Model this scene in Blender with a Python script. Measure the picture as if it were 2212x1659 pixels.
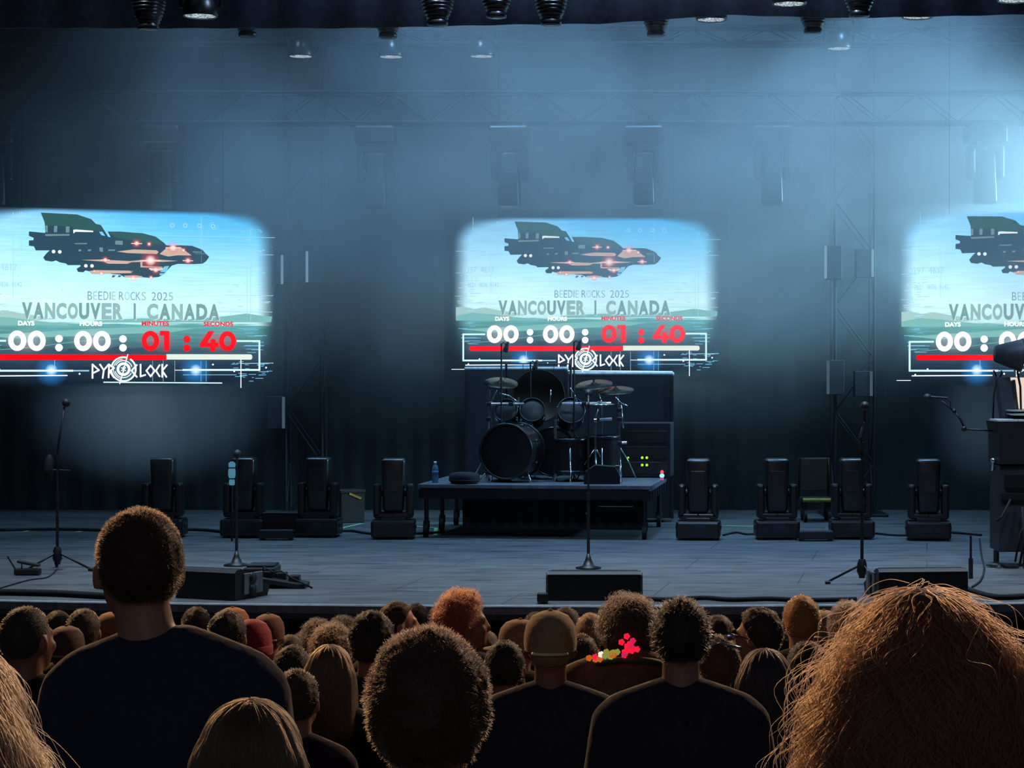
import bpy, bmesh, math, random
import numpy as np
from mathutils import Vector, Matrix, noise
from mathutils.geometry import tessellate_polygon
from mathutils.bvhtree import BVHTree

for o in list(bpy.data.objects): bpy.data.objects.remove(o)
S = bpy.context.scene
COL = S.collection
random.seed(7); RNG = np.random.default_rng(7)
PI = math.pi

# ------------------------------------------------------------------ camera
F = 4400.0; HX = 1266.0; HY = 800.0; CZ = 3.29      # focal length in pixels, stage axis and horizon in the photo, eye height
cam = bpy.data.cameras.new('camera'); co = bpy.data.objects.new('camera', cam); COL.objects.link(co)
co.location = (0, 0, CZ); co.rotation_euler = (PI/2, 0, 0)
cam.sensor_width = 36; cam.lens = 36*F/2212
cam.shift_x = (1106-HX)/2212; cam.shift_y = -(829.5-HY)/2212
cam.clip_start = 0.05; cam.clip_end = 100
S.camera = co

# ------------------------------------------------------------------ world, exposure, lamps
S.view_settings.view_transform = 'Standard'; S.view_settings.look = 'None'
S.view_settings.exposure = 0.0; S.view_settings.gamma = 1.0; S.view_settings.use_curve_mapping = False
w = bpy.data.worlds.new('night'); S.world = w; w.use_nodes = True
w.node_tree.nodes['Background'].inputs[0].default_value = (0.45, 0.55, 1.0, 1)
w.node_tree.nodes['Background'].inputs[1].default_value = 0.025
cy = S.cycles
cy.max_bounces = 4; cy.diffuse_bounces = 2; cy.glossy_bounces = 2; cy.transparent_max_bounces = 24; cy.volume_bounces = 0
cy.sample_clamp_indirect = 4; cy.volume_max_steps = 48; cy.volume_step_rate = 2.2
cy.use_denoising = True; cy.use_adaptive_sampling = True; cy.adaptive_threshold = 0.035; cy.adaptive_min_samples = 16

def lamp(name, kind, loc, target, energy, color, size=0.3, angle=60, blend=0.6):
    L = bpy.data.lights.new(name, kind); L.energy = energy; L.color = color
    if kind == 'SPOT':
        L.spot_size = math.radians(angle); L.spot_blend = blend; L.shadow_soft_size = size
    elif kind == 'POINT': L.shadow_soft_size = size
    o = bpy.data.objects.new(name, L); COL.objects.link(o); o.location = loc
    d = Vector(target)-Vector(loc)
    o.rotation_euler = d.to_track_quat('-Z', 'Y').to_euler()
    return o
WARM = (1.0, 0.60, 0.30); COOL = (0.62, 0.80, 1.0); BLUE = (0.27, 0.59, 0.98); CYAN = (0.33, 0.73, 1.0)
lamp('audience_lamp', 'SPOT', (-6.5, 16.6, 7.6), (-0.3, 5, 2.2), 3000, WARM, 0.25, 75)
lamp('audience_lamp', 'SPOT', (5.5, 16.6, 7.8), (0.2, 5, 2.2), 2600, (1.0, 0.66, 0.42), 0.25, 75)
for lx in (-5.4, -1.8, 1.8, 5.4): lamp('deck_wash_lamp', 'SPOT', (lx, 18.6, 10.2), (lx, 19.4, 1.25), 2100, COOL, 0.4, 58, 0.9)
lamp('crowd_fill', 'SPOT', (0, -9, 7), (0, 6, 1.2), 300, (0.78, 0.80, 1.0), 1.0, 60, 0.8)  # added fill light behind the audience, lifts their dark backs
lamp('border_fill', 'SPOT', (0.5, 18.2, 9.9), (0.5, 21.4, 8.0), 1500, (0.42, 0.62, 1.0), 0.4, 150, 1.0)  # added fill light, puts a slight blue on border and hung fixtures
lamp('haze_lamp', 'SPOT', (-5.0, 25.0, 10.3), (-4.6, 26.2, 1.25), 1350, BLUE, 0.4, 80, 1.0)
lamp('haze_lamp', 'SPOT', (-2.0, 25.0, 10.3), (-1.6, 26.2, 1.25), 1800, BLUE, 0.4, 90, 1.0)
lamp('haze_lamp', 'SPOT', (1.0, 25.0, 10.3), (1.0, 26.2, 1.25), 2000, BLUE, 0.4, 90, 1.0)
lamp('haze_lamp', 'SPOT', (4.2, 25.0, 10.3), (4.0, 26.2, 1.25), 2500, BLUE, 0.4, 90, 1.0)
lamp('side_lamp', 'SPOT', (9.4, 26.6, 5.9), (-2.0, 27.4, 5.2), 10500, CYAN, 0.4, 62, 1.0)

# ------------------------------------------------------------------ materials
def lin(c):
    f = lambda v: v/12.92 if v <= 0.04045 else ((v+0.055)/1.055)**2.4
    return tuple(f(x/255.0) for x in c)
MC = {}
def mat(name, c, rough=0.6, metal=0.0, spec=0.5, var=0.25, scale=14.0, bump=0.0, trans=0.0, sheen=0.0):
    """procedural surface: base colour with a little noise of its own"""
    k = (name, c, rough, metal)
    if k in MC: return MC[k]
    m = bpy.data.materials.new(name); m.use_nodes = True; nt = m.node_tree; N = nt.nodes; Lk = nt.links
    b = N['Principled BSDF']; b.inputs['Roughness'].default_value = rough; b.inputs['Metallic'].default_value = metal
    b.inputs['Specular IOR Level'].default_value = spec
    if sheen: b.inputs['Sheen Weight'].default_value = sheen; b.inputs['Sheen Roughness'].default_value = .35; b.inputs['Sheen Tint'].default_value = (1, .9, .8, 1)
    if trans: b.inputs['Transmission Weight'].default_value = trans
    tc = N.new('ShaderNodeTexCoord'); nz = N.new('ShaderNodeTexNoise'); nz.inputs['Scale'].default_value = scale
    nz.inputs['Detail'].default_value = 3
    Lk.new(tc.outputs['Object'], nz.inputs['Vector'])
    rp = N.new('ShaderNodeValToRGB'); l = lin(c)
    rp.color_ramp.elements[0].position = 0.3; rp.color_ramp.elements[1].position = 0.7
    rp.color_ramp.elements[0].color = (*[x*(1-var) for x in l], 1); rp.color_ramp.elements[1].color = (*[min(1, x*(1+var)) for x in l], 1)
    Lk.new(nz.outputs['Fac'], rp.inputs['Fac']); Lk.new(rp.outputs['Color'], b.inputs['Base Color'])
    if bump:
        bp = N.new('ShaderNodeBump'); bp.inputs['Strength'].default_value = bump; bp.inputs['Distance'].default_value = 0.01
        Lk.new(nz.outputs['Fac'], bp.inputs['Height']); Lk.new(bp.outputs['Normal'], b.inputs['Normal'])
    MC[k] = m; return m
def glow(name, c, k=1.0, sample=False):
    key = ('glow', name, c, k)
    if key in MC: return MC[key]
    m = bpy.data.materials.new(name); m.use_nodes = True; nt = m.node_tree; nt.nodes.clear()
    e = nt.nodes.new('ShaderNodeEmission'); o = nt.nodes.new('ShaderNodeOutputMaterial')
    e.inputs[0].default_value = (*lin(c), 1); e.inputs[1].default_value = k
    nt.links.new(e.outputs[0], o.inputs[0])
    if not sample: m.cycles.emission_sampling = 'NONE'
    MC[key] = m; return m
def glow_soft(name, c, k=1.0, alpha=1.0, power=2.0):
    """light on a screen that fades out to the rim of its disc (vertex attribute 'fade')"""
    key = ('gs', name, c, k, alpha, power)
    if key in MC: return MC[key]
    m = bpy.data.materials.new(name); m.use_nodes = True; nt = m.node_tree; N = nt.nodes; N.clear()
    at = N.new('ShaderNodeAttribute'); at.attribute_name = 'fade'
    pw = N.new('ShaderNodeMath'); pw.operation = 'POWER'; pw.inputs[1].default_value = power
    ml = N.new('ShaderNodeMath'); ml.operation = 'MULTIPLY'; ml.inputs[1].default_value = alpha
    e = N.new('ShaderNodeEmission'); e.inputs[0].default_value = (*lin(c), 1); e.inputs[1].default_value = k
    t = N.new('ShaderNodeBsdfTransparent'); mx = N.new('ShaderNodeMixShader'); o = N.new('ShaderNodeOutputMaterial')
    nt.links.new(at.outputs['Fac'], pw.inputs[0]); nt.links.new(pw.outputs[0], ml.inputs[0]); nt.links.new(ml.outputs[0], mx.inputs[0])
    nt.links.new(t.outputs[0], mx.inputs[1]); nt.links.new(e.outputs[0], mx.inputs[2]); nt.links.new(mx.outputs[0], o.inputs[0])
    m.cycles.emission_sampling = 'NONE'; MC[key] = m; return m

BLACK = mat('black_paint', (20, 20, 23), 0.45); PLASTIC = mat('black_plastic', (11, 11, 13), 0.34, 0.0, 0.9); RUB = mat('rubber', (20, 20, 22), 0.8)
CASE = mat('case_laminate', (30, 32, 38), 0.5); STEEL = mat('steel', (120, 122, 126), 0.35, 1.0); CHROME = mat('chrome', (200, 204, 210), 0.18, 1.0)
DKSTEEL = mat('dark_steel', (58, 60, 66), 0.4, 0.8); ALU = mat('aluminium', (150, 154, 160), 0.38, 0.9)
CLOTH = mat('black_cloth', (22, 22, 26), 0.95, bump=0.3, scale=30)

# ------------------------------------------------------------------ mesh helpers
class MB:
    def __init__(s): s.v = []; s.f = []; s.mi = []; s.sm = []; s.fade = {}
    def add(s, vs, fs, mi=0, smooth=False):
        o = len(s.v); s.v += [tuple(v) for v in vs]
        for f in fs: s.f.append(tuple(i+o for i in f)); s.mi.append(mi); s.sm.append(smooth)
        return s
    def bm(s, bm, mi=0, smooth=False):
        bm.verts.index_update()
        s.add([v.co.copy() for v in bm.verts], [[v.index for v in f.verts] for f in bm.faces], mi, smooth); bm.free(); return s
    def box(s, c, d, rot=None, bev=0.0, mi=0):
        bm = bmesh.new(); bmesh.ops.create_cube(bm, size=1); bmesh.ops.scale(bm, vec=d, verts=bm.verts)
        if bev: bmesh.ops.bevel(bm, geom=bm.edges[:], offset=bev, segments=2, profile=0.5, affect='EDGES')
        M = Matrix.Translation(c) @ (rot.to_4x4() if rot else Matrix())
        bmesh.ops.transform(bm, matrix=M, verts=bm.verts); return s.bm(bm, mi)
    def tube(s, p0, p1, r0, r1=None, n=10, mi=0, caps=True):
        r1 = r0 if r1 is None else r1; p0 = Vector(p0); p1 = Vector(p1); d = (p1-p0)
        q = d.to_track_quat('Z', 'Y').to_matrix(); vs = []
        for p, r in ((p0, r0), (p1, r1)):
            for i in range(n):
                a = 2*PI*i/n; vs.append(p + q @ Vector((math.cos(a)*r, math.sin(a)*r, 0)))
        fs = [(i, (i+1) % n, n+(i+1) % n, n+i) for i in range(n)]
        o = s.add(vs, fs, mi, True)
        if caps: s.add(vs[:n], [tuple(range(n-1, -1, -1))], mi); s.add(vs[n:], [tuple(range(n))], mi)
        return o
    def path(s, pts, r, n=8, mi=0):
        pts = [Vector(p) for p in pts]; vs = []; up = Vector((0.13, 0.21, 0.97)); m = len(pts)
        for k, p in enumerate(pts):
            t = (pts[min(k+1, m-1)]-pts[max(k-1, 0)]).normalized(); a = t.cross(up).normalized(); b = a.cross(t)
            rr = r[k] if isinstance(r, (list, tuple)) else r
            for i in range(n):
                g = 2*PI*i/n; vs.append(p + a*math.cos(g)*rr + b*math.sin(g)*rr)
        fs = [(k*n+i, k*n+(i+1) % n, (k+1)*n+(i+1) % n, (k+1)*n+i) for k in range(m-1) for i in range(n)]
        fs += [tuple(range(n-1, -1, -1)), tuple(range((m-1)*n, m*n))]
        return s.add(vs, fs, mi, True)
    def lathe(s, prof, n=24, M=None, mi=0, smooth=True, caps=True):
        M = M or Matrix(); vs = []; m = len(prof)
        for r, z in prof:
            for i in range(n):
                a = 2*PI*i/n; vs.append(M @ Vector((math.cos(a)*r, math.sin(a)*r, z)))
        fs = [(k*n+i, k*n+(i+1) % n, (k+1)*n+(i+1) % n, (k+1)*n+i) for k in range(m-1) for i in range(n)]
        if caps: fs += [tuple(range(n-1, -1, -1)), tuple(range((m-1)*n, m*n))]
        return s.add(vs, fs, mi, smooth)
    def ell(s, c, r, sub=3, M=None, mi=0):
        bm = bmesh.new(); bmesh.ops.create_icosphere(bm, subdivisions=sub, radius=1)
        bmesh.ops.scale(bm, vec=r, verts=bm.verts)
        bmesh.ops.transform(bm, matrix=Matrix.Translation(c) @ (M.to_4x4() if M else Matrix()), verts=bm.verts)
        return s.bm(bm, mi, True)
    def prism(s, poly, M, h, mi=0):
        """outline in local xy, thickness h along local z, placed by M"""
        n = len(poly); vs = [M @ Vector((x, y, 0)) for x, y in poly] + [M @ Vector((x, y, h)) for x, y in poly]
        tri = tessellate_polygon([[Vector((x, y, 0)) for x, y in poly]])
        fs = [tuple(t) for t in tri] + [tuple(n+i for i in reversed(t)) for t in tri] + [(i, (i+1) % n, n+(i+1) % n, n+i) for i in range(n)]
        return s.add(vs, fs, mi)
    def mesh(s, name):
        me = bpy.data.meshes.new(name); me.from_pydata(s.v, [], s.f); me.update()
        me.polygons.foreach_set('material_index', s.mi); me.polygons.foreach_set('use_smooth', s.sm)
        if s.fade:
            a = me.attributes.new('fade', 'FLOAT', 'POINT'); arr = np.zeros(len(s.v), dtype=np.float32)
            for i, x in s.fade.items(): arr[i] = x
            a.data.foreach_set('value', arr)
        return me
    def build(s, name, mats, parent=None, loc=None, fixn=True):
        me = s.mesh(name)
        if fixn:
            bm = bmesh.new(); bm.from_mesh(me); bmesh.ops.recalc_face_normals(bm, faces=bm.faces[:]); bm.to_mesh(me); bm.free()
        return put(name, me, mats, parent, loc)
def put(name, me, mats, parent=None, loc=None):
    o = bpy.data.objects.new(name, me); COL.objects.link(o)
    if me is not None and hasattr(me, 'materials') and not len(me.materials):
        for m in (mats if isinstance(mats, (list, tuple)) else [mats]): me.materials.append(m)
    if parent: o.parent = parent
    if loc: o.location = loc
    return o
def tag(o, label=None, cat=None, group=None, kind=None):
    for k, v in (('label', label), ('category', cat), ('group', group), ('kind', kind)):
        if v: o[k] = v
    return o
def thing(name, label, cat, loc=(0, 0, 0), rz=0.0, group=None, scale=1.0):
    o = bpy.data.objects.new(name, None); COL.objects.link(o); o.location = loc; o.rotation_euler = (0, 0, rz); o.scale = (scale,)*3
    o.empty_display_size = 0.1
    return tag(o, label, cat, group)
def struct(o): o['kind'] = 'structure'; return o
def copy_tree(root, loc, rot=(0, 0, 0), label=None, group=None):
    r = root.copy(); COL.objects.link(r); r.location = loc; r.rotation_euler = rot
    if label: r['label'] = label
    if group: r['group'] = group
    for ch in list(root.children):
        c = ch.copy(); COL.objects.link(c); c.parent = r
        for g in ch.children:
            d = g.copy(); COL.objects.link(d); d.parent = c
    return r
def T(px, py, Y): return Vector(((px-HX)*Y/F, Y, CZ+(HY-py)*Y/F))
FLOOR = 1.25
# ------------------------------------------------------------------ the setting
def front_y(x): return 17.6+0.016*x*x
def deck_material():
    m = bpy.data.materials.new('stage_plywood'); m.use_nodes = True; nt = m.node_tree; N = nt.nodes; K = nt.links.new
    b = N['Principled BSDF']; b.inputs['Roughness'].default_value = 0.55
    tc = N.new('ShaderNodeTexCoord'); mp = N.new('ShaderNodeMapping'); mp.inputs['Rotation'].default_value = (0, 0, math.radians(9.5))
    K(tc.outputs['Object'], mp.inputs['Vector'])
    br = N.new('ShaderNodeTexBrick'); br.inputs['Scale'].default_value = 1.0; br.inputs['Mortar Size'].default_value = 0.006
    br.inputs['Brick Width'].default_value = 2.44; br.inputs['Row Height'].default_value = 1.22; br.inputs['Bias'].default_value = 0.0
    br.inputs['Color1'].default_value = (1, 1, 1, 1); br.inputs['Color2'].default_value = (0.9, 0.9, 0.9, 1); br.inputs['Mortar'].default_value = (0.25, 0.25, 0.25, 1)
    K(mp.outputs[0], br.inputs['Vector'])
    m2 = N.new('ShaderNodeMapping'); m2.inputs['Scale'].default_value = (0.8, 2.6, 1); K(tc.outputs['Object'], m2.inputs['Vector'])
    nz = N.new('ShaderNodeTexNoise'); nz.inputs['Scale'].default_value = 1.6; nz.inputs['Detail'].default_value = 6; nz.inputs['Roughness'].default_value = 0.65
    K(m2.outputs[0], nz.inputs['Vector'])
    rp = N.new('ShaderNodeValToRGB'); e = rp.color_ramp.elements
    e[0].position = 0.3; e[0].color = (0.055, 0.057, 0.062, 1); e[1].position = 0.62; e[1].color = (0.125, 0.128, 0.135, 1)
    K(nz.outputs['Fac'], rp.inputs['Fac'])
    mx = N.new('ShaderNodeMix'); mx.data_type = 'RGBA'; mx.blend_type = 'MULTIPLY'; mx.inputs[0].default_value = 1
    K(rp.outputs[0], mx.inputs[6]); K(br.outputs['Color'], mx.inputs[7])
    # dark scuffs, wear of its own
    m3 = N.new('ShaderNodeMapping'); m3.inputs['Scale'].default_value = (0.7, 5.0, 1); K(tc.outputs['Object'], m3.inputs['Vector'])
    n2 = N.new('ShaderNodeTexNoise'); n2.inputs['Scale'].default_value = 2.2; n2.inputs['Detail'].default_value = 4; K(m3.outputs[0], n2.inputs['Vector'])
    r2 = N.new('ShaderNodeValToRGB'); r2.color_ramp.elements[0].position = 0.34; r2.color_ramp.elements[0].color = (0.32, 0.32, 0.32, 1)
    r2.color_ramp.elements[1].position = 0.45; r2.color_ramp.elements[1].color = (1, 1, 1, 1); K(n2.outputs['Fac'], r2.inputs['Fac'])
    my = N.new('ShaderNodeMix'); my.data_type = 'RGBA'; my.blend_type = 'MULTIPLY'; my.inputs[0].default_value = 1
    K(mx.outputs[2], my.inputs[6]); K(r2.outputs[0], my.inputs[7]); K(my.outputs[2], b.inputs['Base Color'])
    return m
xs = [-10+0.5*i for i in range(41)]
poly = [(x, front_y(x)) for x in xs] + [(10, 30.2), (-10, 30.2)]
m = MB(); m.prism(poly, Matrix.Translation((0, 0, FLOOR-0.12)), 0.12); struct(m.build('floor', deck_material()))
m = MB()   # bright metal nosing along the stage lip
for a, b in zip(xs[:-1], xs[1:]):
    m.add([(a, front_y(a)-0.012, FLOOR-0.07), (b, front_y(b)-0.012, FLOOR-0.07), (b, front_y(b)-0.012, FLOOR-0.004), (a, front_y(a)-0.012, FLOOR-0.004),
           (a, front_y(a)+0.06, FLOOR+0.006), (b, front_y(b)+0.06, FLOOR+0.006)], [(0, 1, 2, 3), (3, 2, 5, 4)])
struct(m.build('trim_1', mat('nosing', (156, 156, 160), 0.45, 0.4)))
m = MB()   # black skirt under the lip
for i, (a, b) in enumerate(zip(xs[:-1], xs[1:])):
    m.add([(a, front_y(a)+0.02, 0), (b, front_y(b)+0.02, 0), (b, front_y(b)+0.02, FLOOR-0.05), (a, front_y(a)+0.02, FLOOR-0.05)], [(0, 1, 2, 3)])
struct(m.build('wall_front', CLOTH))
m = MB(); gy = [0, -3, 12.96, 30.4]   # raked lawn falling to the pit
pts = [(-2.5, 1.62+0.3125), (12.96, 0.0), (17.7, 0.0)]
for (y0, z0), (y1, z1) in zip(pts[:-1], pts[1:]):
    m.add([(-11, y0, z0), (11, y0, z0), (11, y1, z1), (-11, y1, z1)], [(0, 1, 2, 3)])
struct(m.build('ground', mat('dark_lawn', (22, 24, 20), 0.95, var=0.5, scale=3)))
m = MB()   # pleated black drape across the back
n = 400; vs = []
for i in range(n+1):
    x = -10+20*i/n; y = 29.75+0.022*math.sin(x*19)+0.02*math.sin(x*7.3)
    vs += [(x, y, FLOOR), (x, y, 9.9)]
m.add(vs, [(2*i, 2*i+2, 2*i+3, 2*i+1) for i in range(n)], 0, True)
struct(m.build('wall_back', mat('drape_black', (20, 22, 27), 0.95)))
for nm, x in (('wall_left', -10), ('wall_right', 10)):
    m = MB(); m.box((x, 24, 5.6), (0.1, 12.6, 8.7)); struct(m.build(nm, mat('wing_black', (18, 19, 23), 0.95)))
m = MB(); m.box((0, 24.6, 10.55), (20.2, 14, 0.1)); struct(m.build('ceiling', mat('roof_black', (20, 21, 24), 0.9)))
# black border cloth hanging below the roof edge: bottom edge dips and rises as in the photo
def border_z(x): 
    px = HX+x*F/21.4
    P = [(-400, 60), (0, 60), (740, 60), (860, 58), (1100, 52), (1300, 50), (1480, 38), (1560, 31), (1680, 34), (1800, 38), (1950, 36), (2212, 30), (2700, 24)]
    for (a, ya), (b, yb) in zip(P[:-1], P[1:]):
        if a <= px <= b: py = ya+(yb-ya)*(px-a)/(b-a); break
    else: py = 40
    return CZ+(HY-py)*21.4/F
m = MB(); vs = []; n = 160
for i in range(n+1):
    x = -7.4+14.2*i/n; z = border_z(x); yy = 21.4+0.02*math.sin(x*11)
    vs += [(x, yy, z), (x, yy, 10.4), (x, yy+0.04, z), (x, yy+0.04, 10.4)]
fs = []
for i in range(n):
    a = 4*i; fs += [(a, a+4, a+5, a+1), (a+2, a+3, a+7, a+6), (a, a+2, a+6, a+4)]
m.add(vs, fs, 0, True)
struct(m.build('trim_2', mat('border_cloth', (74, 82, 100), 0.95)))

# ------------------------------------------------------------------ haze filling the back of the stage
def haze():
    m = bpy.data.materials.new('stage_haze'); m.use_nodes = True; nt = m.node_tree; N = nt.nodes; N.clear(); K = nt.links.new
    out = N.new('ShaderNodeOutputMaterial'); vs = N.new('ShaderNodeVolumeScatter')
    vs.inputs['Color'].default_value = (0.9, 0.95, 1.0, 1); vs.inputs['Anisotropy'].default_value = 0.25
    tc = N.new('ShaderNodeTexCoord'); P = tc.outputs['Object']
    sp = N.new('ShaderNodeSeparateXYZ'); K(P, sp.inputs[0])
    def ramp(sock, a, b, lo, hi):
        r = N.new('ShaderNodeMapRange'); r.interpolation_type = 'SMOOTHSTEP'
        for i, v in enumerate((a, b, lo, hi)): r.inputs[i+1].default_value = v
        K(sock, r.inputs[0]); return r.outputs[0]
    def op(a, b, how='MULTIPLY'):
        n = N.new('ShaderNodeMath'); n.operation = how
        for i, q in enumerate((a, b)):
            if isinstance(q, (int, float)): n.inputs[i].default_value = q
            else: K(q, n.inputs[i])
        return n.outputs[0]
    def blob(c, r, k):
        a = N.new('ShaderNodeVectorMath'); a.operation = 'SUBTRACT'; K(P, a.inputs[0]); a.inputs[1].default_value = c
        d = N.new('ShaderNodeVectorMath'); d.operation = 'DIVIDE'; K(a.outputs[0], d.inputs[0]); d.inputs[1].default_value = r
        l = N.new('ShaderNodeVectorMath'); l.operation = 'LENGTH'; K(d.outputs[0], l.inputs[0])
        return ramp(l.outputs['Value'], 0.0, 1.0, k, 0.0)
    hz = ramp(sp.outputs['Z'], HZ0, HZ1, HLO, 1.0)
    hy = ramp(sp.outputs['Y'], 27.7, 28.8, 0.0, 2.6)
    hf = op(op(ramp(sp.outputs['Z'], 3.0, 5.0, 0.0, 1.0), ramp(sp.outputs['Y'], 19.5, 27.0, 0.0, 0.42)), ramp(sp.outputs['Z'], 4.8, 6.0, 1.0, 2.0))
    d = op(op(op(hz, hy), hf, 'ADD'), ramp(sp.outputs['Z'], 5.8, 8.2, 1.0, 0.32))
    d = op(d, op(ramp(sp.outputs['X'], -7.5, -2.0, 0.22, 1.0), ramp(sp.outputs['Z'], 3.8, 5.6, 1.0, 0.0), 'MAXIMUM'))
    n1 = N.new('ShaderNodeTexNoise'); n1.inputs['Scale'].default_value = 0.48; n1.inputs['Detail'].default_value = 3; n1.inputs['Roughness'].default_value = 0.5
    n1.inputs['Distortion'].default_value = 0.5
    K(P, n1.inputs['Vector'])
    d = op(d, ramp(n1.outputs['Fac'], 0.32, 0.68, 0.25, 1.75))
    for b in BLOBS: d = op(d, op(blob(*b), ramp(n1.outputs['Fac'], 0.3, 0.7, 0.5, 1.4)), 'ADD')
    K(op(d, HDENS), vs.inputs['Density']); K(vs.outputs[0], out.inputs['Volume'])
    return m
HZ0, HZ1, HLO, HDENS = 2.2, 4.8, 0.03, 0.24
BLOBS = [((-5.5, 25.6, 2.7), (1.7, 1.6, 1.0), 3.2), ((0, 28.8, 4.4), (3.0, 1.0, 2.2), 2.2), ((-5.3, 26.4, 4.3), (2.9, 1.2, 2.0), 1.5), ((5.2, 26.0, 5.7), (2.6, 2.5, 1.6), 1.6), ((4.9, 25.2, 2.6), (0.7, 1.0, 0.9), 1.6), ((5.5, 24.2, 4.2), (1.6, 1.4, 1.4), 1.2)]
m = MB(); m.box((0, 24.6, 5.0), (19.6, 9.8, 7.48)); o = m.build('haze', haze())
tag(o, 'blue smoky haze hanging over the back of the stage', 'haze', kind='stuff')
# ------------------------------------------------------------------ video screens (drawn in the middle screen's photo pixels)
SS = 28.0/4400
def U(px, py): return ((px-1266)*SS, (640-py)*SS)
PANEL_M = None
def panel_material():
    m = bpy.data.materials.new('screen_picture'); m.use_nodes = True; nt = m.node_tree; N = nt.nodes; N.clear(); K = nt.links.new
    out = N.new('ShaderNodeOutputMaterial'); em = N.new('ShaderNodeEmission')
    tc = N.new('ShaderNodeTexCoord'); sp = N.new('ShaderNodeSeparateXYZ'); K(tc.outputs['Object'], sp.inputs[0])
    def mr(s, a, b, lo=0.0, hi=1.0, smooth=False):
        r = N.new('ShaderNodeMapRange'); r.interpolation_type = 'SMOOTHSTEP' if smooth else 'LINEAR'
        for i, v in enumerate((a, b, lo, hi)): r.inputs[i+1].default_value = v
        K(s, r.inputs[0]); return r.outputs[0]
    def ma(a, b, how):
        n = N.new('ShaderNodeMath'); n.operation = how
        for i, q in enumerate((a, b)):
            if isinstance(q, (int, float)): n.inputs[i].default_value = q
            else: K(q, n.inputs[i])
        return n.outputs[0]
    X, Z = sp.outputs['X'], sp.outputs['Z']
    # streaky noise: the picture's horizontal glitch lines
    mp = N.new('ShaderNodeMapping'); mp.inputs['Scale'].default_value = (1.2, 1, 26); K(tc.outputs['Object'], mp.inputs['Vector'])
    nz = N.new('ShaderNodeTexNoise'); nz.inputs['Scale'].default_value = 1.6; nz.inputs['Detail'].default_value = 3; K(mp.outputs[0], nz.inputs['Vector'])
    n2 = N.new('ShaderNodeTexNoise'); n2.inputs['Scale'].default_value = 1.3; n2.inputs['Detail'].default_value = 2; K(tc.outputs['Object'], n2.inputs['Vector'])
    # vertical position in the picture 0 (bottom) .. 1 (top)
    t = mr(Z, (640-805)*SS, (640-465)*SS)
    t = ma(t, ma(ma(nz.outputs['Fac'], 0.5, 'SUBTRACT'), 0.05, 'MULTIPLY'), 'ADD')
    rp = N.new('ShaderNodeValToRGB'); cr = rp.color_ramp
    stops = [(0.0, (14, 26, 38)), (0.10, (30, 46, 64)), (0.20, (54, 80, 94)), (0.335, (84, 150, 150)), (0.345, (168, 208, 212)), (0.45, (186, 226, 240)), (0.62, (158, 216, 240)), (0.85, (96, 186, 232)), (1.0, (58, 160, 222))]
    while len(cr.elements) < len(stops): cr.elements.new(0.5)
    for e, (p, c) in zip(cr.elements, stops): e.position = p; e.color = (*lin(c), 1)
    K(t, rp.inputs[0])
    # paler toward the left of the sky, bluer toward the upper right
    wx = ma(ma(mr(X, -1.9, 0.9, 1.0, 0.0, True), mr(Z, -0.4, 0.1, 0, 1), 'MULTIPLY'), 0.35, 'MULTIPLY')
    wx = ma(wx, mr(n2.outputs['Fac'], 0.3, 0.7, 0.5, 1.2), 'MULTIPLY')
    mx = N.new('ShaderNodeMix'); mx.data_type = 'RGBA'; K(wx, mx.inputs[0]); K(rp.outputs[0], mx.inputs[6]); mx.inputs[7].default_value = (*lin((206, 236, 246)), 1)
    st = mr(nz.outputs['Fac'], 0.3, 0.7, 0.86, 1.1)
    # the picture fades out at its rounded rim, haze glow put into the mask
    ab = N.new('ShaderNodeVectorMath'); ab.operation = 'ABSOLUTE'
    off = N.new('ShaderNodeVectorMath'); off.operation = 'SUBTRACT'; off.inputs[1].default_value = (0, 0, (640-640)*SS); K(tc.outputs['Object'], off.inputs[0]); K(off.outputs[0], ab.inputs[0])
    sb = N.new('ShaderNodeVectorMath'); sb.operation = 'SUBTRACT'; r = 62*SS; sb.inputs[1].default_value = (290*SS-r, 1, 172*SS-r); K(ab.outputs[0], sb.inputs[0])
    mxv = N.new('ShaderNodeVectorMath'); mxv.operation = 'MAXIMUM'; mxv.inputs[1].default_value = (0, 0, 0); K(sb.outputs[0], mxv.inputs[0])
    ln = N.new('ShaderNodeVectorMath'); ln.operation = 'LENGTH'; K(mxv.outputs[0], ln.inputs[0])
    dd = ma(ln.outputs['Value'], r, 'SUBTRACT')
    side = mr(ma(X, 0, 'ABSOLUTE'), 150*SS, 290*SS, 12*SS, 46*SS, True)
    mask = N.new('ShaderNodeMapRange'); mask.interpolation_type = 'SMOOTHSTEP'; K(dd, mask.inputs[0]); mask.inputs[1].default_value = 0; mask.inputs[3].default_value = 0; mask.inputs[4].default_value = 1
    K(ma(side, -1, 'MULTIPLY'), mask.inputs[2]); 
    K(mx.outputs[2], em.inputs[0]); K(ma(st, SCREEN_K, 'MULTIPLY'), em.inputs[1])
    tr = N.new('ShaderNodeBsdfTransparent'); ms = N.new('ShaderNodeMixShader'); K(mask.outputs[0], ms.inputs[0]); K(tr.outputs[0], ms.inputs[1]); K(em.outputs[0], ms.inputs[2]); K(ms.outputs[0], out.inputs[0])
    m.cycles.emission_sampling = 'FRONT'
    return m
SCREEN_K = 1.55
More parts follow.
